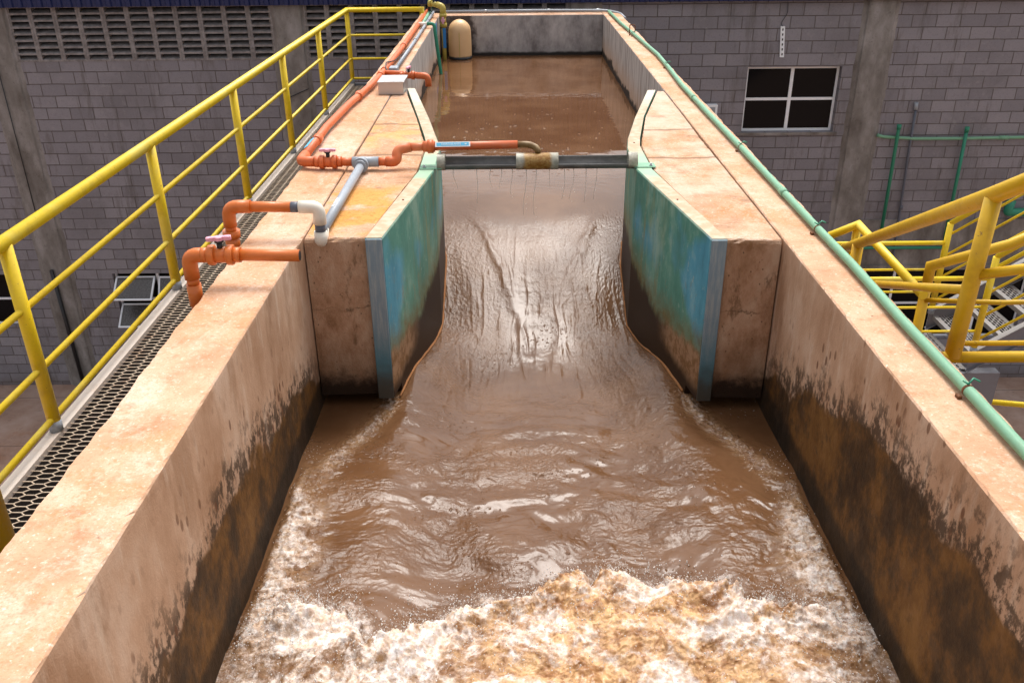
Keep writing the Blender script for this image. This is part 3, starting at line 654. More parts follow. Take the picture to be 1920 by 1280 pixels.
inL = [(-.672, 4.262), (-.502, 5.52), (-.505, 6.10), (-.550, 6.36), (-.665, 7.04), (-.888, 8.24)]
ouL = [(-.762, 4.262), (-.603, 5.49), (-.603, 6.12), (-.640, 6.38), (-.752, 7.04), (-.962, 8.24)]
inR = [(1.000, 4.205), (.784, 5.50), (.788, 6.03), (.825, 6.30), (.955, 6.95), (1.208, 8.06)]
ouR = [(1.082, 4.205), (.886, 5.49), (.886, 6.09), (.918, 6.33), (1.040, 7.02), (1.285, 8.06)]
pl = liner_side(-1, M['liner_L'], inL, ouL, 0); pr = liner_side(1, M['liner_R'], inR, ouR, 0)
pl['label'] = 'left blue green plate with bare sandy patch at its foot'; pr['label'] = 'right teal plate with dark brown foot'
MB().box(-.50, .78, 4.3, 8.1, -1.895, -1.6).build('floor_plate', M['flange'], ln)

# ---------------- chlorinating trough over the throat
TY, TZ, TR = 5.57, .042, .050
tr = thing('dosing_trough', 'dark grey half-pipe trough with stained sleeve bridging the two green plates', 'trough', (.15, TY, TZ))
mb = MB(); seg = 14
def shell(mb, x0, x1, r, t, a0, a1, cut=None):
    def ring(x): 
        o_ = [(x, TY-r*math.cos(a0+(a1-a0)*k/seg), TZ-r*math.sin(a0+(a1-a0)*k/seg)) for k in range(seg+1)]
        i_ = [(x, TY-(r-t)*math.cos(a0+(a1-a0)*k/seg), TZ-(r-t)*math.sin(a0+(a1-a0)*k/seg)) for k in range(seg, -1, -1)]
        return o_+i_
    mb.loft([ring(x0), ring(x1)], True)
shell(mb, -.485, .795, TR, .004, math.radians(10), math.radians(180+30)); mb.build('half_pipe', M['trough'], tr)
for x0, x1, m_ in ((-.487, -.435, M['sleeve']), (.738, .797, M['sleeve']), (.02, .29, M['sleeve'])):
    mb = MB(); rs = []
    r_ = TR+.003
    rs = [[(x_, TY+r_*math.cos(2*PI*k/20), TZ+r_*math.sin(2*PI*k/20)) for k in range(20)] for x_ in (x0, x1)]
    ri = [[(x_, TY+(r_-.007)*math.cos(2*PI*k/20), TZ+(r_-.007)*math.sin(2*PI*k/20)) for k in range(20)] for x_ in (x1, x0)]
    mb.loft(rs+ri+[rs[0]], True, False); o = mb.build('centre_sleeve' if x1-x0 > .1 else 'end_sleeve', m_, tr)
for x0, x1 in ((-.60, -.455), (.775, .915)):
    o = MB().bbox(x0, x1, TY-.05, TY+.05, .0075, .0125, .001).build('mounting_plate', M['green_lt'], tr)
    bx = x0+.03 if x0 < 0 else x1-.03
    MB().cyl((bx, TY-.02, .0125), (bx, TY-.02, .030), .006, 8).cyl((bx, TY-.02, .0125), (bx, TY-.02, .019), .011, 6).build('bolt', M['galv'], o)
ds = MB()
R = random.Random(11)
for x_ in (-.385, -.235, -.145, -.075, -.005, .085, .15, .235, .33, .39, .47, .54):
    zt = TZ-TR; zb = wz(x_, TY)+.01; L = R.choice((.30, .22, .16, .12, .2)); pts = []
    ph = R.uniform(0, 6); am = R.uniform(.0, .03)
    for k in range(9):
        t = k/8; pts.append((x_+am*math.sin(ph+t*3)*t, TY-.01, zt+.003+(zb-zt)*t*L))
    ds.tube(pts, .0018, 6, radii=[.0022-.0013*k/8 for k in range(9)])
    for k in range(3): blob(ds, (x_+R.gauss(0, .004), TY-.01, zt+(zb-zt)*min(1, L*R.uniform(.6, 1.3))), .0025)
o = ds.build('dripping_liquid', M['drip']); tag(o, 'thin streams dripping from the grey trough onto the water', 'drips'); o['kind'] = 'stuff'

# ================================================================= PIPEWORK
def ring_at(mb, p, d, r, L, seg=18):
    p = Vector(p); d = Vector(d).normalized()*L/2; mb.cyl(p-d, p+d, r, seg)
def socket_pipe(name, pts, r, mat, parent, fil=.05):
    return MB().tube(pts, r, 18, fil).build(name, mat, parent)
def valve(parent, p, axis, r, mat, hcol=M['pink'], hup=(0, 0, 1), hdir=None, scale=1.):
    p = Vector(p); a = Vector(axis).normalized(); u = Vector(hup).normalized(); s_ = scale
    mb = MB(); mb.cyl(p-a*.045*s_, p+a*.045*s_, r*1.28, 20)
    for t in (-1, 1):
        mb.tube([p+a*t*.028*s_, p+a*t*.032*s_, p+a*t*.058*s_, p+a*t*.062*s_], r*1.6, 12, radii=[r*1.5, r*1.68, r*1.68, r*1.5])
        mb.cyl(p+a*t*.062*s_, p+a*t*.095*s_, r*1.25, 18)
    v = mb.build('valve', mat, parent)
    st = MB().cyl(p+u*r*.9, p+u*(r*1.2+.030*s_), r*.48, 12).cyl(p+u*(r*1.2+.030*s_), p+u*(r*1.2+.040*s_), r*.75, 12); st.build('valve_stem', M['black'], v)
    hd = Vector(hdir).normalized() if hdir else a; w_ = u.cross(hd).normalized(); q = p+u*(r*1.2+.040*s_)
    hb = MB(); L = .058*s_
    prof = [(-L, .012), (-L*.8, .015), (-L*.3, .011), (-L*.15, .021), (L*.15, .021), (L*.3, .011), (L*.8, .015), (L, .012)]
    out_ = [(d_, w0*s_) for d_, w0 in prof]+[(d_, -w0*s_) for d_, w0 in reversed(prof)]
    r0 = [q+hd*d_+w_*w0 for d_, w0 in out_]; r1 = [q+hd*d_+w_*w0+u*.016*s_ for d_, w0 in out_]
    rin = [q+hd*d_*.9+w_*w0*.8+u*.019*s_ for d_, w0 in out_]
    hb.loft([r0, r1, rin]); hb.build('valve_handle', hcol, v); return v

PR = .027
dp = thing('dosing_pipework', 'long orange pipe run with grey and white branches feeding the grey trough', 'pipe', (-1.37, 5.62, .04))
# long run upstream on the wall
path = [(-1.372, 5.64, .045), (-1.385, 6.55, .045), (-1.35, 7.4, .045), (-1.285, 8.2, .045), (-1.262, 8.9, .045), (-1.25, 10.2, .045), (-1.26, 12.2, .045), (-1.275, 14.1, .045)]
MB().tube(path, PR*1.05, 18).build('long_pipe', M['orange'], dp)
for p, q in (((-1.378, 6.18, .045), (0, 1, 0)), ((-1.325, 7.72, .045), (-.1, 1, 0)), ((-1.27, 8.72, .045), (-.03, 1, 0)), ((-1.2625, 8.98, .045), (0, 1, 0)), ((-1.25, 10.6, .045), (0, 1, 0))):
    mb = MB(); ring_at(mb, p, q, PR*1.3, .10); mb.build('coupling', M['orange'], dp)
# branch with valve to the pool beside the steel box
bx = MB().tube([(-1.262, 8.85, .045), (-1.03, 8.75, .05)], PR*.85, 16); bx.build('branch_pipe', M['orange'], dp)
valve(dp, (-.985, 8.62, .055), (1, -.05, 0), PR*.9, M['orange'], scale=.9, hdir=(.2, 1, 0))
MB().tube([(-.91, 8.6, .055), (-.80, 8.58, .055), (-.80, 8.58, -.04)], PR*1.15, 18, .05).build('elbow', M['orange'], dp)
# corner elbow, valve, tee, swan neck to the trough
MB().tube([(-1.375, 5.76, .045), (-1.375, 5.60, .045), (-1.27, 5.575, .05)], PR*1.22, 20, .06).build('elbow', M['orange'], dp)
valve(dp, (-1.185, 5.565, .050), (1, 0, 0), PR, M['orange'], scale=.9)
MB().cyl((-1.11, 5.565, .05), (-1.03, 5.56, .05), PR).build('pipe_section', M['orange'], dp)
tm = MB().cyl((-1.03, 5.56, .05), (-.86, 5.56, .05), PR*1.22, 20).cyl((-.965, 5.57, .05), (-.965, 5.50, .05), PR*1.25, 20)
ring_at(tm, (-.965, 5.485, .05), (0, 1, 0), PR*1.75, .028, 22); ring_at(tm, (-.965, 5.465, .05), (0, 1, 0), PR*1.35, .03, 22); tm.build('tee_fitting', M['grey_pvc'], dp)
MB().cyl((-.86, 5.56, .05), (-.80, 5.56, .05), PR).build('pipe_section', M['orange'], dp)
MB().tube([(-.815, 5.56, .05), (-.745, 5.56, .05), (-.745, 5.60, .115), (-.66, 5.62, .128)], PR*1.22, 20, .045).build('swan_neck', M['orange'], dp)
MB().cyl((-.67, 5.62, .128), (-.55, 5.62, .13), PR).build('pipe_section', M['orange'], dp)
mb = MB(); ring_at(mb, (-.54, 5.62, .13), (1, 0, 0), PR*1.3, .075); ring_at(mb, (-.530, 5.62, .13), (1, 0, 0), PR*1.65, .036, 12); mb.build('union', M['orange'], dp)
cp = MB().cyl((-.505, 5.62, .13), (.03, 5.62, .138), PR*.98, 20).build('cross_pipe', M['worn_orange'], dp)
MB().tube([(.03, 5.62, .138), (.105, 5.62, .138), (.15, 5.59, .125), (.165, 5.575, .095)], .021, 16, .03).build('spout', M['spout'], dp)
# label on cross pipe: flat plate facing the viewer, slightly tilted back
def label(parent, c, L, H_, n_, up, txt, size):
    c = Vector(c); n_ = Vector(n_).normalized(); xd = Vector((1, 0, .012)).normalized(); u = (Vector(up)-n_*Vector(up).dot(n_)).normalized(); u = n_.cross(xd)
    def plate(l, h, t0, t1):
        mb = MB(); r0 = [c+xd*a*l/2+u*b*h/2+n_*t0 for a, b in ((-1, -1), (1, -1), (1, 1), (-1, 1))]; r1 = [p+n_*(t1-t0) for p in r0]; mb.loft([r0, r1]); return mb
    a = plate(L, H_, 0, .001).build('label_sticker', M['white_paper'], parent)
    b = plate(L*.92, H_*.66, .0012, .0018).build('label_face', M['cyan_sign'], a)
    text_mesh('lettering', txt, size, M['white_paper'], a, c+n_*.0025-xd*.01, xd, u)
    arr = MB(); q = c+xd*L*.38+n_*.002; r0 = [q-xd*.008+u*.005, q-xd*.008-u*.005, q+xd*.008]; arr.loft([r0, [p+n_*.0008 for p in r0]]); arr.build('arrow', M['white_paper'], a)
label(dp, (-.385, 5.592, .150), .225, .034, (0, -.80, .60), (0, 0, 1), 'COAGULANTE', .019)
# sticker on the long pipe
c = Vector((-1.395, 6.02, .068)); xd = Vector((0, 1, 0)); n_ = Vector((-.45, -.1, .89)).normalized(); u = n_.cross(xd).normalized()
r0 = [c+xd*a*.15+u*b*.014 for a, b in ((-1, -1), (1, -1), (1, 1), (-1, 1))]; MB().loft([r0, [p+n_*.001 for p in r0]]).build('label_sticker', M['cyan_sign'], dp)
# grey branch coming towards us to the white elbows
MB().cyl((-.965, 5.46, .045), (-.985, 4.30, .030), PR*.95, 20).build('grey_pipe', M['grey_pvc'], dp)
for k, (t, L, w_) in enumerate(((.62, .05, .007), (.66, .03, .009), (.71, .035, .008))):
    gp = MB(); y_ = 5.46-(5.46-4.30)*t; c = Vector((-.975-.010, y_, .036+.0245)); gp.add([c+Vector((-w_, -L/2, -.002)), c+Vector((w_*.6, -L/2, .0012)), c+Vector((w_, L/2*.7, .0012)), c+Vector((-w_*.4, L/2, .0005))], [(0, 1, 2, 3)]); gp.build('lettering_mark', M['white_paper'], dp)  # plain white marks in place of worn, unreadable lettering
UY = 4.285
MB().tube([(-1.085, UY, .165), (-.985, UY, .165), (-.988, UY, .075)], PR*1.22, 20, .05).build('white_elbow', M['white_pvc'], dp)
MB().cyl((-.988, UY, .08), (-.990, UY, .030), PR*1.0, 20).build('dark_band', M['dkgrey'], dp)
MB().tube([(-.990, UY, .036), (-.991, UY-.001, -.03), (-.989, UY+.05, .030)], PR*1.22, 20, .035).build('white_elbow', M['white_pvc'], dp)
we = MB().tube([(-.990, UY, .036), (-.991, UY, -.020), (-.990, UY, -.036)], PR*1.22, 20, radii=[PR*1.25, PR*1.25, PR*.8]).build('white_elbow', M['white_pvc'], dp)
MB().cyl((-1.125, UY, .165), (-1.08, UY, .165), PR*1.03, 18).build('dark_band', M['dkgrey'], dp)
MB().cyl((-1.37, UY, .170), (-1.12, UY, .165), PR, 20).build('pipe_section', M['orange_clean'], dp)
MB().tube([(-1.33, UY, .170), (-1.445, UY, .170), (-1.448, UY, .065)], PR*1.24, 20, .06).build('elbow', M['orange_clean'], dp)
MB().cyl((-1.448, UY, .075), (-1.448, UY, .03), PR, 18).build('pipe_section', M['orange_clean'], dp)
mb = MB(); ring_at(mb, (-1.448, UY, .026), (0, 0, 1), PR*1.62, .036, 20); ring_at(mb, (-1.448, UY, -.03), (0, 0, 1), PR*1.35, .08, 20); ring_at(mb, (-1.448, UY, -.08), (0, 0, 1), PR*1.66, .04, 20); mb.build('union', M['orange_clean'], dp)
MB().cyl((-1.448, UY, -.09), (-1.455, UY, -1.03), PR, 18).build('riser', M['orange_clean'], dp)

sb = thing('stub_pipe', 'short open-ended orange pipe with pink valve handle reaching over the near left wall', 'pipe', (-1.455, 3.68, -1.03))
PY, PZ = 3.68, .142
MB().cyl((-1.24, PY, PZ), (-.955, PY, PZ-.006), PR, 22).build('outlet_pipe', M['orange_clean'], sb)
MB().cyl((-.957, PY, PZ-.006), (-.9535, PY, PZ-.006), PR*.84, 18).build('dark_bore_disc', M['black'], sb)  # black disc on the closed end, painted for the shaded bore
valve(sb, (-1.305, PY, PZ), (1, 0, 0), PR*1.02, M['orange_clean'], hdir=(.97, .25, 0), scale=.92)
MB().tube([(-1.36, PY, PZ), (-1.452, PY, PZ), (-1.452, PY, .03)], PR*1.24, 20, .06).build('elbow', M['orange_clean'], sb)
MB().cyl((-1.452, PY, .035), (-1.452, PY, .0), PR*1.0, 20).cyl((-1.452, PY, .002), (-1.452, PY, -.10), PR*1.2, 20).build('socket', M['orange_clean'], sb)
MB().cyl((-1.452, PY, -.09), (-1.455, PY, -1.03), PR, 18).build('riser', M['orange_clean'], sb)

# steel box on the left wall
o = thing('steel_box', 'low stainless steel cover box on the left wall beside the orange branch', 'box', (-1.08, 8.1, 0))
MB().bbox(-1.19, -.965, 7.98, 8.30, .003, .105, .004).build('body', M['steel'], o)
MB().bbox(-1.197, -.958, 7.972, 8.307, .102, .114, .003).build('lid', M['steel'], o)

# grey conduit + junction box
o = thing('grey_conduit', 'thin grey conduit with junction box lying on the left wall top', 'conduit', (-1.2, 9, .03))
MB().tube([(-1.165, 9.1, .04), (-1.165, 11., .035), (-1.17, 12.6, .035), (-1.175, 14.0, .04)], .019, 12).build('conduit', M['grey_pvc'], o)
for y_ in (9.6, 10.35, 11.1, 12.0, 13.0): mb = MB(); ring_at(mb, (-1.166, y_, .038), (0, 1, 0), .024, .03, 12); mb.build('clip', M['galv'], o)
MB().bbox(-1.215, -1.13, 8.93, 9.06, .003, .075, .006).build('junction_box', M['grey_pvc'], o)
MB().cyl((-1.172, 9.06, .04), (-1.168, 9.14, .04), .024, 12).build('socket', M['grey_pvc'], o)
MB().tube([(-1.175, 8.925, .04), (-1.20, 8.86, .03), (-1.24, 8.9, .075), (-1.26, 9.1, .10), (-1.23, 9.5, .05), (-1.215, 10.2, .012), (-1.20, 10.9, .012)], .006, 8, .04).build('black_cable', M['black'], o)

# green water pipe, left rear
o = thing('green_pipe', 'thin green pipe from the far left corner bent down into the pool', 'pipe', (-1.2, 12.5, .03))
MB().tube([(-1.205, 12.47, .05), (-1.215, 13.2, .05), (-1.225, 14.12, .055)], .022, 12).build('pipe_section', M['green_lt'], o)
MB().tube([(-1.225, 14.12, .04), (-1.225, 14.12, .9)], .022, 12).build('standpipe', M['green_dk'], o)
mb = MB(); mb.tube([(-1.225, 14.12, .10), (-1.225, 14.12, .14), (-1.225, 14.12, .17), (-1.225, 14.12, .24)], .03, 12, radii=[.028, .045, .045, .024]); ring_at(mb, (-1.225, 14.12, .12), (0, 0, 1), .046, .02, 12); mb.build('union', M['green_dk'], o)
MB().tube([(-1.255, 12.46, .055), (-1.14, 12.46, .055)], .027, 12).build('white_sleeve', M['white_pvc'], o)
MB().tube([(-1.15, 12.46, .055), (-1.045, 12.47, .062), (-1.035, 12.45, -.05), (-.975, 12.40, -.60), (-.965, 12.38, -.85)], .023, 12, .05).build('down_pipe', M['green_dk'], o)

# yellow valve pipe in the corner
o = thing('yellow_pipe', 'dull yellow pipe with blue label standing in the far left pool corner', 'pipe', (-1.0, 13.65, -.6))
MB().cyl((-1.005, 13.62, -.80), (-1.005, 13.62, -.10), .030, 16).build('upright', M['yellow_pvc'], o)
mb = MB(); 
for z_, r_, L in ((-.10, .052, .05), (-.03, .042, .10), (.035, .055, .05)): ring_at(mb, (-1.005, 13.62, z_), (0, 0, 1), r_, L, 16)
vb = mb.build('valve', M['yellow_pvc'], o)
MB().cyl((-1.005, 13.57, -.03), (-1.005, 13.55, -.03), .014, 10).bbox(-1.02, -.99, 13.535, 13.55, -.075, .015, .003).bbox(-1.035, -.975, 13.537, 13.548, -.045, -.015, .003).build('valve_handle', M['pink'], vb)
MB().tube([(-1.005, 13.62, .05), (-1.005, 13.62, .155), (-1.09, 13.66, .175)], .045, 18, .06).build('elbow', M['yellow_pvc'], o)
mb = MB().cyl((-1.08, 13.66, .172), (-1.20, 13.72, .19), .038, 16); ring_at(mb, (-1.19, 13.715, .19), (-1, .5, .1), .050, .04, 16); v2 = mb.build('valve', M['yellow_pvc'], o)
MB().cyl((-1.14, 13.68, .2), (-1.14, 13.68, .25), .016, 10).build('valve_stem', M['black'], v2); MB().cyl((-1.14, 13.68, .25), (-1.14, 13.68, .275), .026, 8).build('valve_handle', M['pink'], v2)
MB().cyl((-1.20, 13.72, .19), (-1.23, 13.95, .03), .03, 12).build('outlet', M['black'], o)
MB().bbox(-1.018, -.972, 13.582, 13.590, -.42, -.14, .001).build('label_sticker', M['blue_sign'], o)
text_mesh('lettering', 'AGUA', .03, M['white_paper'], o, (-.995, 13.580, -.28), (0, 0, -1), (1, 0, 0)) if False else None
# blue plate on inner left wall
tag(MB().bbox(-1.083, -1.079, 12.95, 13.32, -.30, -.03, .002).build('wall_sign', M['blue_sign'], None, (-1.081, 13.1, -.2)), 'small blue plate fixed to the inner face of the left wall near the corner', 'sign')

# domed cylinder
prof = [(.0, -1.0)]; DX, DY = -.775, 13.70
mb = MB(); rings = []
for z_, r_ in [(-1.2, .172), (-.6, .172), (-.35, .170), (-.20, .166)]+[(-.20+.17*math.sin(a), .166*math.cos(a)) for a in [math.radians(k) for k in range(12, 88, 9)]]:
    rings.append([(DX+r_*math.cos(2*PI*k/36), DY+r_*math.sin(2*PI*k/36), z_) for k in range(36)])
mb.loft(rings, True)
o = thing('domed_cylinder', 'cream round-topped cylinder standing in the water against the far wall', 'cylinder', (DX, DY, -.6))
mb.build('shell', M['dome'], o)
MB().box(DX-.0035, DX+.0035, DY-.175, DY-.169, -.7, -.20).build('seam', M['yellow_pvc'], o)
mb = MB(); ring_at(mb, (DX, DY, -.575), (0, 0, 1), .176, .05, 36); mb.build('waterline_band', M['black'], o)

# rear grey pipe
o = thing('rear_pipe', 'straight grey conduit running along the top of the far wall', 'conduit', (.14, 14.2, .02))
MB().tube([(-1.0, 14.13, .03), (.3, 14.13, .035), (1.42, 14.1, .03), (1.62, 14.0, .0), (1.66, 13.6, -.03)], .019, 12, .08).build('conduit', M['grey_pvc'], o)
for x_ in (-.4, .55, 1.3): mb = MB(); ring_at(mb, (x_, 14.13, .033), (1, 0, 0), .024, .05, 12); mb.build('clip', M['galv'], o)

# right green pipe
o = thing('wall_top_pipe', 'long pale green pipe lying along the right wall top', 'pipe', (1.55, 5, .03))
gpath = [(1.452, 14.0, .03), (1.475, 12.6, .03), (1.53, 11.2, .03), (1.575, 9.9, .03), (1.56, 9., .03), (1.535, 8.2, .03), (1.538, 6.95, .03), (1.548, 5.9, .03), (1.553, 5., .03), (1.556, 4.26, .03), (1.562, 3.8, .03), (1.552, 3.2, .03), (1.556, 2.6, .03), (1.552, 1.6, .03), (1.55, .4, .03)]
MB().tube(gpath, .0200, 16).build('pipe_section', M['green_lt'], o)
for y_, x_ in ((7.6, 1.536), (4.9, 1.5535)): mb = MB(); ring_at(mb, (x_, y_, .03), (0, 1, 0), .0235, .07, 16); mb.build('coupling', M['green_lt'], o)
for y_, x_ in ((11.5, 1.52), (9.2, 1.565), (5.92, 1.548), (4.27, 1.556), (2.62, 1.556)):
    mb = MB(); ring_at(mb, (x_, y_, .03), (0, 1, 0), .0215, .012, 14); mb.bbox(x_-.036, x_-.020, y_-.012, y_+.012, .002, .014, .002)
    k = mb.build('pipe_clip', M['rust'], o)
    t = MB().tube([(x_-.006, y_, .054), (x_+.02, y_+.02, .066), (x_+.038, y_+.006, .060)], .0035, 6); t.tube([(x_-.004, y_, .054), (x_-.02, y_+.012, .062)], .003, 6); t.build('wire_tie', M['green_dk'], k)
# wire hoop
tag(MB().tube([(1.475, 11.6, .0), (1.475, 11.6, .13), (1.535, 11.55, .13), (1.535, 11.55, .0)], .006, 8, .02).build('wire_hoop', M['rust'], None, (1.5, 11.6, 0)), 'small bent wire hoop standing on the far right wall top', 'hoop')

# ================================================================= WALKWAY AND LEFT RAILING
wk = thing('walkway', 'narrow expanded-metal catwalk with dirty white edge below the left wall', 'walkway', (-2, 7, -1.06))
MB().box(-2.575, -2.505, 1., 14.42, -1.16, -1.052).build('edge_beam', M['curb'], wk)
MB().box(-2.565, -2.508, 1.01, 14.41, -1.40, -1.161).box(-2.5075, -2.504, 1.01, 14.29, -1.40, -1.085).build('added_dark_skirt', M['shade_dark'], wk)  # dark strips added to hide the bright gap below the grating edge
MB().box(-2.503, -1.39, 14.30, 14.42, -1.16, -1.054).build('end_beam', M['grey_paint'], wk)
MB().box(-1.46, -1.39, 1., 14.298, -1.16, -1.075).build('inner_beam', M['grey_paint'], wk)
MB().box(-2.503, -1.462, 1., 14.298, -1.36, -1.34).build('added_dark_sheet', M['shade_dark'], wk)  # dark sheet added so the grating openings look shaded
def grating():
    px, py = .074, .046; w_ = .0029; h_ = .0018; segs = []
    nx = int(1.06/(px*.75))+1; x0 = -2.506
    for y0 in np.arange(1.1, 14.25, py):
        for i in range(int(1.04/px*1.0)+1):
            xa = x0+i*px
            # flat bar then diagonals up/down alternating
            ya = y0+(py/2 if i % 2 else 0)
            b0 = xa; b1 = xa+px*.62; c1 = xa+px
            if c1 > -1.46: continue
            segs.append((b0, ya, b1, ya)); segs.append((b1, ya, c1, ya+(py/2 if not i % 2 else -py/2))) ; segs.append((b1, ya, c1, ya-(py/2 if not i % 2 else -py/2)))
    S = np.array(segs, np.float64); d = S[:, 2:]-S[:, :2]; L = np.hypot(d[:, 0], d[:, 1])[:, None]; nrm = np.stack([-d[:, 1], d[:, 0]], 1)/L*w_
    a = S[:, :2]; b = S[:, 2:]; Z0, Z1 = -1.075, -1.075+h_*2
    vs = np.empty((len(S), 8, 3)); 
    for k, (p, sg, z_) in enumerate(((a, -1, Z0), (b, -1, Z0), (b, 1, Z0), (a, 1, Z0), (a, -1, Z1), (b, -1, Z1), (b, 1, Z1), (a, 1, Z1))):
        vs[:, k, :2] = p+nrm*sg; vs[:, k, 2] = z_
    F_ = np.array([(4, 5, 6, 7), (0, 1, 5, 4), (2, 3, 7, 6)]); fs = (F_[None]+np.arange(len(S))[:, None, None]*8).reshape(-1, 4)
    base = np.array(wk['_b']); me = bpy.data.meshes.new('grating'); v_ = (vs.reshape(-1, 3)-base).astype(np.float32)
    me.vertices.add(len(v_)); me.vertices.foreach_set('co', v_.ravel()); me.loops.add(fs.size); me.loops.foreach_set('vertex_index', fs.ravel().astype(np.int32))
    me.polygons.add(len(fs)); me.polygons.foreach_set('loop_start', np.arange(0, fs.size, 4, dtype=np.int32)); me.polygons.foreach_set('loop_total', np.full(len(fs), 4, np.int32)); me.update(calc_edges=True)
    me.materials.append(M['mesh']); ob = bpy.data.objects.new('grating', me); C.objects.link(ob); ob.parent = wk
grating()
for yy in (2.2, 6.2, 10.2, 14.2): MB().box(-2.2, -2.05, yy-.07, yy+.07, -7.03, -1.362).build('support_post', M['grey_paint'], wk)

rl = thing('left_railing', 'yellow tubular guard railing with four rails along the outer side of the catwalk', 'railing', (-2.53, 8, -1.05))
RX, RT, RB = -2.535, .045, -1.052
posts = [4.13, 6.10, 8.14, 10.06, 12.08, 14.33]
for y_ in posts+[3.22-.0]:
    x_ = RX
    if y_ == 3.22: continue
    mb = MB().cyl((x_, y_, RB+.065), (x_, y_, RT-.01), .036, 18); p_ = mb.build('post', M['yellow'], rl)
    MB().cyl((x_, y_, RB), (x_, y_, RB+.066), .0365, 18).build('post_foot', M['grey_pvc'], p_)
MB().tube([(RX, 1.2, RT), (RX, 14.33, RT), (-1.38, 14.33, RT), (-1.38, 14.33, -.95)], .037, 20).build('top_rail', M['yellow'], rl)
for z_ in (-.325, -.675, -.975):
    MB().tube([(RX, 1.2 if z_ > -.9 else 3.4, z_), (RX, 14.33, z_), (-1.40, 14.33, z_)], .0185, 14).build('mid_rail', M['yellow'], rl)
gp_ = thing('gate_post', 'thick yellow post at the near end of the catwalk cut by the left frame edge', 'post', (-2.33, 3.16, -1.05))
MB().cyl((-2.33, 3.16, -1.05), (-2.33, 3.16, .02), .056, 20).build('post', M['yellow_dark'], gp_)
MB().tube([(-2.33, 3.12, -.98), (-2.45, 2.5, -.98)], .03, 14).build('toe_rail', M['yellow_dark'], gp_)

# ================================================================= RIGHT STAIRS AND RAILINGS
ur = thing('upper_stair_railing', 'thick deep yellow stair railing nearest the camera beyond the right wall', 'railing', (1.74, 3.1, -.1))
A0, A1 = (1.742, 3.10, -.09), (1.752, 3.10, .575)
MB().cyl(A0, A1, .031, 22).build('post', M['yellow_dark'], ur)
MB().tube([(2.34, 6.02, -.77), (1.753, 3.10, .572), (1.785, 2.9, .70), (1.86, 2.5, .97), (1.95, 2.0, 1.28), (2.14, .9, 1.95)], .033, 22).build('top_rail', M['yellow_dark'], ur)
MB().cyl((2.14, .9, 1.95), (2.14, .9, -7.03), .04, 16).build('post', M['yellow_dark'], ur)
MB().cyl((2.185, 5.26, -.43), (2.185, 5.26, -1.55), .035, 18).build('post', M['yellow_dark'], ur)
MB().tube([(1.92, 4.30, -.29), (1.748, 3.10, .195)], .019, 16).build('mid_rail', M['yellow_dark'], ur)
MB().tube([(1.76, 3.09, .262), (1.86, 2.98, .33), (2.05, 2.85, .43)], .020, 16).build('mid_rail', M['yellow_dark'], ur)
MB().cyl((1.70, 3.10, -.095), (3.7, 3.10, -.10), .023, 18).cyl((1.76, 3.16, -.065), (3.7, 3.16, -.065), .011, 14).build('bottom_rail', M['yellow_dark'], ur)
MB().cyl((3.7, 3.1, -.1), (3.7, 3.1, -7.03), .06, 14).build('post', M['yellow_dark'], ur)

cr_ = thing('landing_railing', 'yellow railing of the small landing between the near railing and the stair', 'railing', (2.35, 4.6, -1.5))
MB().cyl((2.372, 4.66, -1.7), (2.372, 4.66, -.42), .029, 20).build('post', M['yellow_dark'], cr_)
MB().tube([(2.372, 4.66, -.44), (2.372, 4.66, -.335), (2.71, 4.52, -.155), (3.1, 4.40, .12)], .0292, 20).build('top_rail', M['yellow_dark'], cr_)
MB().tube([(2.372, 4.64, -.54), (2.66, 4.38, -.44), (3.3, 4.2, -.35)], .014, 14).build('mid_rail', M['yellow_dark'], cr_)
MB().tube([(2.345, 4.62, -.50), (2.33, 5.66, -.435), (1.95, 5.70, -.62)], .027, 20).build('top_rail', M['yellow'], cr_)
MB().cyl((2.33, 5.67, -.44), (2.33, 5.67, -1.7), .027, 18).build('post', M['yellow'], cr_)
MB().box(1.70, 2.42, 4.55, 5.75, -1.78, -1.70).build('landing_plate', M['grey_paint'], cr_)
MB().box(1.95, 2.1, 5.1, 5.25, -7.03, -1.782).build('support_post', M['grey_paint'], cr_)

# lower flight
SX, SY0, SY1, SZ = 4.80, 8.18, 9.20, -2.76
stt = thing('steel_staircase', 'grey steel staircase with perforated treads climbing to the right beyond the wall', 'staircase', (SX, 8.7, SZ))
rise, run = .185, .28; NSTEP = 13; sl = rise/run
for yy in (SY0, SY1):
    mb = MB(); x0, x1 = SX-.02, SX+NSTEP*run
    for y0, y1, a0, a1 in ((yy-.003, yy+.003, -.22, -.006), (yy-.035, yy+.035, -.006, .0), (yy-.035, yy+.035, -.226, -.22)):
        z0, z1 = SZ+.03, SZ+.03+(x1-x0)*sl
        r0 = [(x0, y0, z0+a0), (x0, y1, z0+a0), (x0, y1, z0+a1), (x0, y0, z0+a1)]; r1 = [(x1, y0, z1+a0), (x1, y1, z1+a0), (x1, y1, z1+a1), (x1, y0, z1+a1)]; mb.loft([r0, r1])
    o = mb.build('stringer', M['grey_paint'], stt)
    r0 = [(x0, yy-.036, z0+.001), (x0, yy+.036, z0+.001), (x0, yy+.036, z0+.004), (x0, yy-.036, z0+.004)]; r1 = [(x1, a, b-z0+z1) for _, a, b in r0]; MB().loft([r0, r1]).build('flange', M['tread'], o)
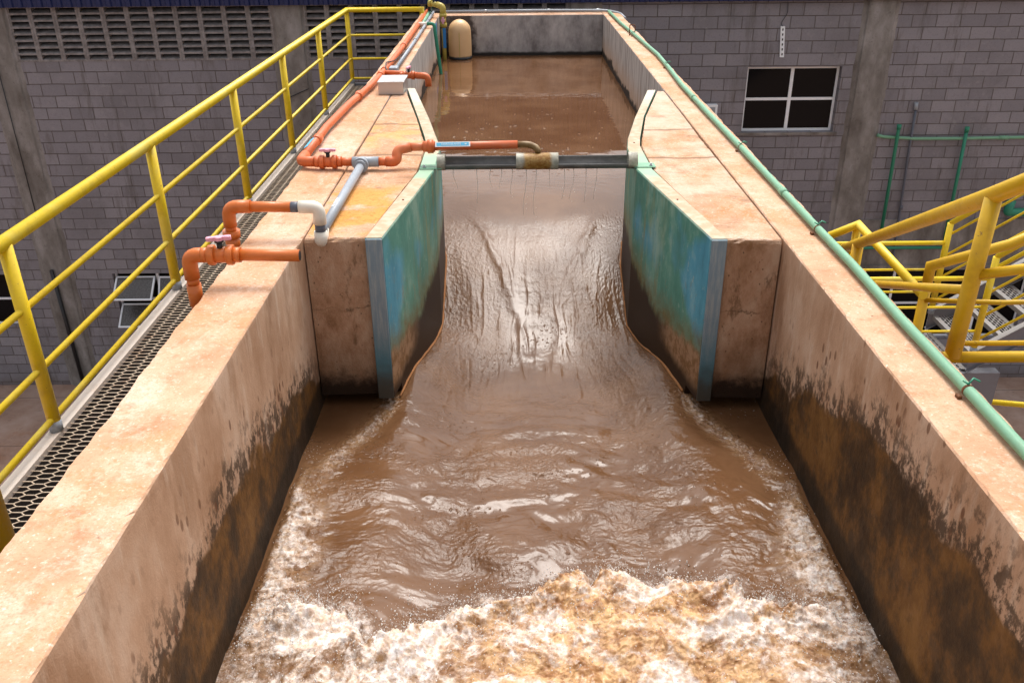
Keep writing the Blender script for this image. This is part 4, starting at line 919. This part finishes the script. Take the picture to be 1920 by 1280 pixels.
def tread(x, z):
    fr = MB().box(x, x+.012, SY0+.04, SY1-.04, z-.05, z).box(x+.26, x+.272, SY0+.04, SY1-.04, z-.05, z).box(x+.012, x+.04, SY0+.04, SY1-.04, z-.004, z-.0005).box(x+.235, x+.26, SY0+.04, SY1-.04, z-.004, z-.0005)
    for k in range(6):
        xx = x+.052+k*.034; fr.box(xx, xx+.009, SY0+.04, SY1-.04, z-.006, z-.001)
        for j in range(11):
            y_ = SY0+.06+(j+(.5 if k % 2 else 0))*.086
            if y_ < SY1-.06: fr.box(xx+.009, xx+.034, y_, y_+.014, z-.0055, z-.0015)
    fr.box(x+.04, x+.052, SY0+.04, SY1-.04, z-.006, z-.001)
    fr.build('tread', M['tread'], stt)
for k in range(-2, NSTEP): tread(SX+.02+k*run-.01, SZ+.01+k*rise-.02)
MB().box(SX-.60, SX-.02, SY0-.005, SY0+.005, SZ-.55, SZ-.36).box(SX-.25, SX+.35, SY0-.0, SY0+.12, SZ-.62, SZ-.225).build('landing_beam', M['grey_paint'], stt)
MB().box(SX-.15, SX+.10, SY0+.005, SY0+.115, -7.03, SZ-.622).build('column', M['grey_paint'], stt)
MB().box(SX+3.3, SX+3.42, 8.6, 8.75, -7.03, SZ+.03+3.3*sl-.3).build('column', M['grey_paint'], stt)
MB().box(SX-2.2, SX-.61, SY0-.0, SY1, SZ-.60, SZ-.52).build('landing_plate', M['tread'], stt)

def stair_rail(yy, label):
    t = thing('stair_railing', label, 'railing', (SX, yy, SZ), 'yellow railings of the steel staircase')
    top = 1.09; xe = SX+3.3
    MB().cyl((SX, yy, SZ+.09), (SX, yy, SZ+top), .034, 18).build('post', M['yellow'], t)
    MB().cyl((SX, yy, SZ+.0), (SX, yy, SZ+.09), .035, 18).build('post_foot', M['grey_pvc'], t)
    for xx in (1.45, 2.9): MB().cyl((SX+xx, yy, SZ+xx*sl+.03), (SX+xx, yy, SZ+top+xx*sl), .034, 16).build('post', M['yellow'], t)
    MB().tube([(SX, yy, SZ+top), (xe, yy, SZ+top+3.3*sl)], .030, 18).build('top_rail', M['yellow'], t)
    for f in (.13, .38, .62, .85): MB().tube([(SX, yy, SZ+top*f+.02), (xe, yy, SZ+top*f+.02+3.3*sl)], .0135, 12).build('mid_rail', M['yellow'], t)
    for f, r_ in ((.79, .025), (.50, .014), (.25, .014)):
        MB().cyl((SX-2.9, yy, SZ+top*f), (SX, yy, SZ+top*f), r_, 14).build('landing_rail', M['yellow'], t)
    MB().cyl((SX-1.38, yy, SZ-.55), (SX-1.38, yy, SZ+top*.79), .032, 14).build('post', M['yellow'], t)
    return t
stair_rail(SY0, 'nearer yellow railing of the grey staircase with level rails at its foot')
stair_rail(SY1, 'farther yellow railing of the grey staircase, seen against the grey wall')
yr = thing('yard_rail', 'single low yellow rail at the right edge above the yard', 'railing', (6.2, 8.9, -3.9))
MB().cyl((5.6, 9.1, -3.88), (8.0, 8.75, -3.95), .035, 14).build('rail', M['yellow'], yr); MB().cyl((7.6, 8.81, -3.93), (7.6, 8.81, -7.03), .035, 14).build('post', M['yellow'], yr)

# ================================================================= BUILDING
BY = 15.3
bd = thing('block_building', 'long grey concrete-block building with blue metal eaves behind the channel', 'building', (0, 15.5, -7.03))
X0, X1 = -16, 16; cols = [-8.55, -3.68, 1.18, 6.05, 10.9, -13.4, 15.8]
LZ0, LZ1 = -.83, .12
holes = [(3.97, 5.56, -2.12, -1.02), (-7.53, -5.93, -5.78, -4.66), (-11.1, -9.52, -5.72, -4.66), (6.35, 9.70, -6.15, -4.72)]
lou = [(-13.15, -8.80), (-8.30, -3.93), (-3.43, .93)]
holes_all = holes+[(a, b, LZ0, LZ1+.5) for a, b in lou]
def wall_holes(x0, x1, z0, z1, hs, y, t):
    xs_ = sorted({x0, x1, *[h[0] for h in hs], *[h[1] for h in hs]}); zs_ = sorted({z0, z1, *[min(z1, h[2]) for h in hs], *[min(z1, h[3]) for h in hs]}); mb = MB()
    for a, b in zip(xs_, xs_[1:]):
        for c, d in zip(zs_, zs_[1:]):
            mx, mz = (a+b)/2, (c+d)/2
            if any(h[0] < mx < h[1] and h[2] < mz < h[3] for h in hs): continue
            mb.add([(a, y, c), (b, y, c), (b, y, d), (a, y, d)], [(0, 1, 2, 3)])
    for h in hs:
        a, b, c, d = h[0], h[1], h[2], min(z1, h[3])
        mb.add([(a, y, c), (a, y+t, c), (b, y+t, c), (b, y, c)], [(0, 3, 2, 1)]); mb.add([(a, y, d), (b, y, d), (b, y+t, d), (a, y+t, d)], [(0, 3, 2, 1)])
        mb.add([(a, y, c), (a, y, d), (a, y+t, d), (a, y+t, c)], [(0, 3, 2, 1)]); mb.add([(b, y, c), (b, y+t, c), (b, y+t, d), (b, y, d)], [(0, 3, 2, 1)])
    return mb
wall_holes(X0, X1, -7.03, .5, holes_all, BY, .16).build('wall', M['block'], bd)
# shell behind: back, sides, floor between storeys and ceiling keep the rooms dark
mb = MB().box(X0, X1, BY+.9, BY+1.0, -7.02, 1.25).box(X0, X0+.1, BY+.161, BY+.899, -7.02, 1.25).box(X1-.1, X1, BY+.161, BY+.899, -7.02, 1.25).box(X0+.101, X1-.101, BY+.161, BY+.899, .51, .6).box(X0+.101, X1-.101, BY+.161, BY+.899, -3.9, -3.8)
mb.build('interior', M['interior'], bd)
# eaves: corrugated blue metal
mb = MB(); rs0 = []; pts = []
x_ = X0-.4; k = 0; prof = []
while x_ < X1+.4:
    prof.append((x_, 0)); prof.append((x_+.06, 0)); prof.append((x_+.08, .028)); prof.append((x_+.14, .028)); x_ += .16
mb.loft([[(a, BY-.10-b, .035) for a, b in prof], [(a, BY-.10-b, 1.3) for a, b in prof]], False, False, False)
mb.box(X0-.4, X1+.4, BY-.095, BY-.005, .04, .09)
mb.box(X0-.4, X1+.4, BY-.1, BY+7, 1.3, 1.36); mb.build('roof', M['roof'], bd)
for cx in cols:
    mb = MB(); rs = []; rr = random.Random(int(cx*10)+200)
    z_ = -7.03
    while z_ < .12:
        a, b = rr.uniform(-.012, .012), rr.uniform(-.012, .012)
        rs.append([(cx-.31+a, BY+.002, z_), (cx-.24+a, BY-.018, z_), (cx-.215, BY-.045, z_), (cx+.215, BY-.045, z_), (cx+.24+b, BY-.018, z_), (cx+.31+b, BY+.002, z_)]); z_ += .12
    mb.loft(rs, False, True, True); mb.build('column', M['render'], bd)
MB().box(6.28, X1-.0, BY-.03, BY+.0, -4.60, -3.72).build('ring_beam', M['render'], bd)
MB().box(6.28, X1-.0, BY-.06, BY-.031, -4.66, -4.60).build('ledge', M['render'], bd)
# louvre blocks
for a, b in lou:
    nblk = int(round((b-a)/.4)); wd = (b-a)/nblk
    for i in range(nblk):
        xa = a+i*wd; xb = xa+wd; mb = MB()
        mb.box(xa+.001, xa+.040, BY-.012, BY+.14, LZ0, LZ1).box(xb-.040, xb-.001, BY-.012, BY+.14, LZ0, LZ1)
        nz_ = 9; hz = (LZ1-LZ0)/nz_
        for k in range(nz_):
            z0 = LZ0+k*hz
            # slat: sloping down to the outside
            y0, y1 = BY-.008, BY+.125
            r0 = [(xa+.040, y0, z0), (xa+.040, y0, z0+.030), (xa+.040, y1, z0+.075), (xa+.040, y1, z0+.050)]; r1 = [(xb-.040, q, r) for _, q, r in r0]; mb.loft([r0, r1])
            if k % 2: mb.box(xa+.0405, xa+.052, BY-.014, BY+.0, z0-.004, z0+.004)
        mb.build('louvre_block', M['louvre'], bd)
# windows
def window(x0, x1, z0, z1, nx, nz, yin=.11, fw=.045, open_=False, name='window'):
    fr = MB(); y0, y1 = BY+yin, BY+yin+.04
    fr.box(x0+.005, x1-.005, y0, y1, z0+.003, z0+fw).box(x0+.005, x1-.005, y0, y1, z1-fw, z1-.003).box(x0+.005, x0+fw, y0, y1, z0+fw, z1-fw).box(x1-fw, x1-.005, y0, y1, z0+fw, z1-fw)
    for i in range(1, nx): xm = x0+(x1-x0)*i/nx; fr.box(xm-fw*.62, xm+fw*.62, y0-.002, y1-.002, z0+fw, z1-fw)
    for j in range(1, nz): zm = z0+(z1-z0)*j/nz; fr.box(x0+fw, x1-fw, y0-.004, y1-.004, zm-fw*.5, zm+fw*.5)
    w_ = fr.build('window', M['white_alu'], bd)
    if not open_:
        for i in range(nx):
            for j in range(nz):
                xa = x0+(x1-x0)*i/nx+fw*.62; xb = x0+(x1-x0)*(i+1)/nx-fw*.62; za = z0+(z1-z0)*j/nz+fw*.5; zb = z0+(z1-z0)*(j+1)/nz-fw*.5
                MB().box(xa, xb, y0+.016, y0+.021, za, zb).build('pane', M['glass'], w_)
    else:
        for i in range(nx):
            for j in range(nz):
                xa = x0+(x1-x0)*i/nx+.03; xb = x0+(x1-x0)*(i+1)/nx-.03; zt = z0+(z1-z0)*(j+1)/nz-.10 if j == nz-1 else z0+(z1-z0)*(j+1)/nz-.10; H_ = (z1-z0)/nz-.06
                an = math.radians(48 if i == 0 or j == 0 else 30); d = Vector((0, -math.sin(an), -math.cos(an))); nrm = Vector((0, -math.cos(an), math.sin(an)))
                def bar(a, b, c0, c1, t=.025):
                    o_ = Vector((0, y0-.01, zt)); r0 = [o_+Vector((a, 0, 0))+d*c0, o_+Vector((b, 0, 0))+d*c0, o_+Vector((b, 0, 0))+d*c1, o_+Vector((a, 0, 0))+d*c1]; return [r0, [p+nrm*t for p in r0]]
                f2 = .032; m = MB()
                m.loft(bar(xa, xb, 0, f2)); m.loft(bar(xa, xb, H_-f2, H_)); m.loft(bar(xa, xa+f2, f2, H_-f2)); m.loft(bar(xb-f2, xb, f2, H_-f2)); s_ = m.build('sash', M['white_alu'], w_)
                m = MB(); m.loft([[p+nrm*.008 for p in bar(xa+f2, xb-f2, f2, H_-f2, 0)[0]], [p+nrm*.013 for p in bar(xa+f2, xb-f2, f2, H_-f2, 0)[0]]]); m.build('pane', M['screen'], w_)
    return w_
window(3.97, 5.56, -2.12, -1.02, 2, 2)
MB().box(3.90, 5.63, BY-.02, BY+.10, -2.165, -2.122).build('window_sill', M['render'], bd)
window(-7.53, -5.93, -5.78, -4.66, 2, 2, .10, .04, True)
window(-11.1, -9.52, -5.72, -4.66, 2, 2, .10, .04)
window(6.35, 9.70, -6.15, -4.72, 4, 2, .10, .04)

# things fixed to the building
o = thing('wall_box', 'pale square box on the grey wall left of the four-pane window', 'box', (3.4, 15.28, -1.75))
MB().bbox(3.12, 3.50, BY-.10, BY-.001, -2.0, -1.62, .006).build('housing', M['white_alu'], o); MB().box(3.16, 3.46, BY-.104, BY-.101, -1.96, -1.66).build('cover', M['grey_pvc'], o)
o = thing('wall_bracket', 'white slotted metal bracket hanging on the grey wall above the window', 'bracket', (4.5, 15.28, -.6))
r0 = [(4.43, BY-.03, -.37), (4.50, BY-.03, -.37), (4.545, BY-.03, -.86), (4.475, BY-.03, -.86)]; MB().loft([r0, [(a, BY-.005, c) for a, b, c in r0]]).build('plate', M['white_alu'], o)
mb = MB()
for k in range(6): t = .1+k*.16; mb.box(4.465+.045*t-.010, 4.465+.045*t+.010, BY-.033, BY-.0305, -.37-.49*t-.018, -.37-.49*t+.018)
mb.build('slot', M['black'], o)
MB().tube([(4.46, BY-.02, -.37), (4.43, BY-.02, -.32), (4.52, BY-.02, -.16), (4.50, BY-.02, .01)], .005, 6, .05).build('wire', M['black'], o)
def gpipe(name, label, parts):
    p0 = parts[0][1][0]; t = thing(name, label, 'pipe', p0)
    for nm_, pts, r_, mt in parts: MB().tube(pts, r_, 12, .04).build(nm_, mt, t)
    return t
Yp = BY-.05
gpipe('wall_pipe', 'pale green horizontal pipe sagging along the right part of the grey wall', [('pipe_section', [(6.33, Yp, -2.17), (6.42, Yp, -2.20), (7.0, Yp, -2.24), (7.8, Yp-.01, -2.24), (9.0, Yp, -2.23), (11, Yp, -2.23)], .028, M['green_lt']), ('coupling', [(8.45, Yp, -2.235), (8.62, Yp, -2.235)], .036, M['green_lt'])])
gpipe('wall_pipe', 'dark green pipe loop, two uprights joined below on the right grey wall', [('upright', [(6.66, Yp-.05, -2.05), (6.66, Yp-.05, -2.12), (6.70, Yp-.05, -4.22), (5.6, Yp-.05, -4.22)][:3], .030, M['green_dk']), ('upright', [(7.84, Yp-.05, -2.10), (7.86, Yp-.05, -3.0), (7.88, Yp-.05, -4.22)], .030, M['green_dk']), ('bottom_pipe', [(5.0, Yp-.05, -4.14), (6.5, Yp-.05, -4.14)], .024, M['green_dk']), ('bottom_pipe', [(5.0, Yp-.05, -4.23), (7.88, Yp-.05, -4.24)], .026, M['green_dk']), ('cap', [(6.66, Yp-.05, -2.06), (6.66, Yp-.05, -1.98)], .038, M['green_dk']), ('cap', [(7.84, Yp-.05, -2.12), (7.84, Yp-.05, -2.03)], .038, M['green_dk'])])
gpipe('wall_conduit', 'thin dark grey conduit running down the wall between the green uprights', [('conduit', [(6.91, Yp, -1.66), (6.93, Yp, -2.4), (7.03, Yp, -4.5), (7.05, Yp, -4.7)], .021, M['dkgrey']), ('box_end', [(6.90, Yp, -1.62), (6.91, Yp, -1.74)], .032, M['grey_pvc']), ('coupling', [(6.99, Yp, -3.45), (6.995, Yp, -3.52)], .030, M['dkgrey'])])
gpipe('elbow_pipe', 'thick green elbow pipe at the right edge in front of the wall', [('pipe_section', [(8.93, Yp-.05, -3.35), (8.90, Yp-.05, -3.57), (10.2, Yp-.05, -3.58)], .075, M['green_dk'])])
gpipe('wall_conduit', 'thin black drain pipe running down the left column to the yard', [('conduit', [(-8.62, BY-.07, -.9), (-8.62, BY-.07, -3.6)], .008, M['black']), ('downpipe', [(-8.60, BY-.085, -4.55), (-8.55, BY-.085, -7.03)], .035, M['black'])])
gpipe('wall_cable', 'thin loose cable looping across the second column', [('cable', [(-3.45, BY-.06, -1.30), (-3.75, BY-.07, -1.42), (-3.9, BY-.05, -1.5)], .007, M['black'])])

for o in list(bpy.data.objects):
    if '_b' in o: del o['_b']
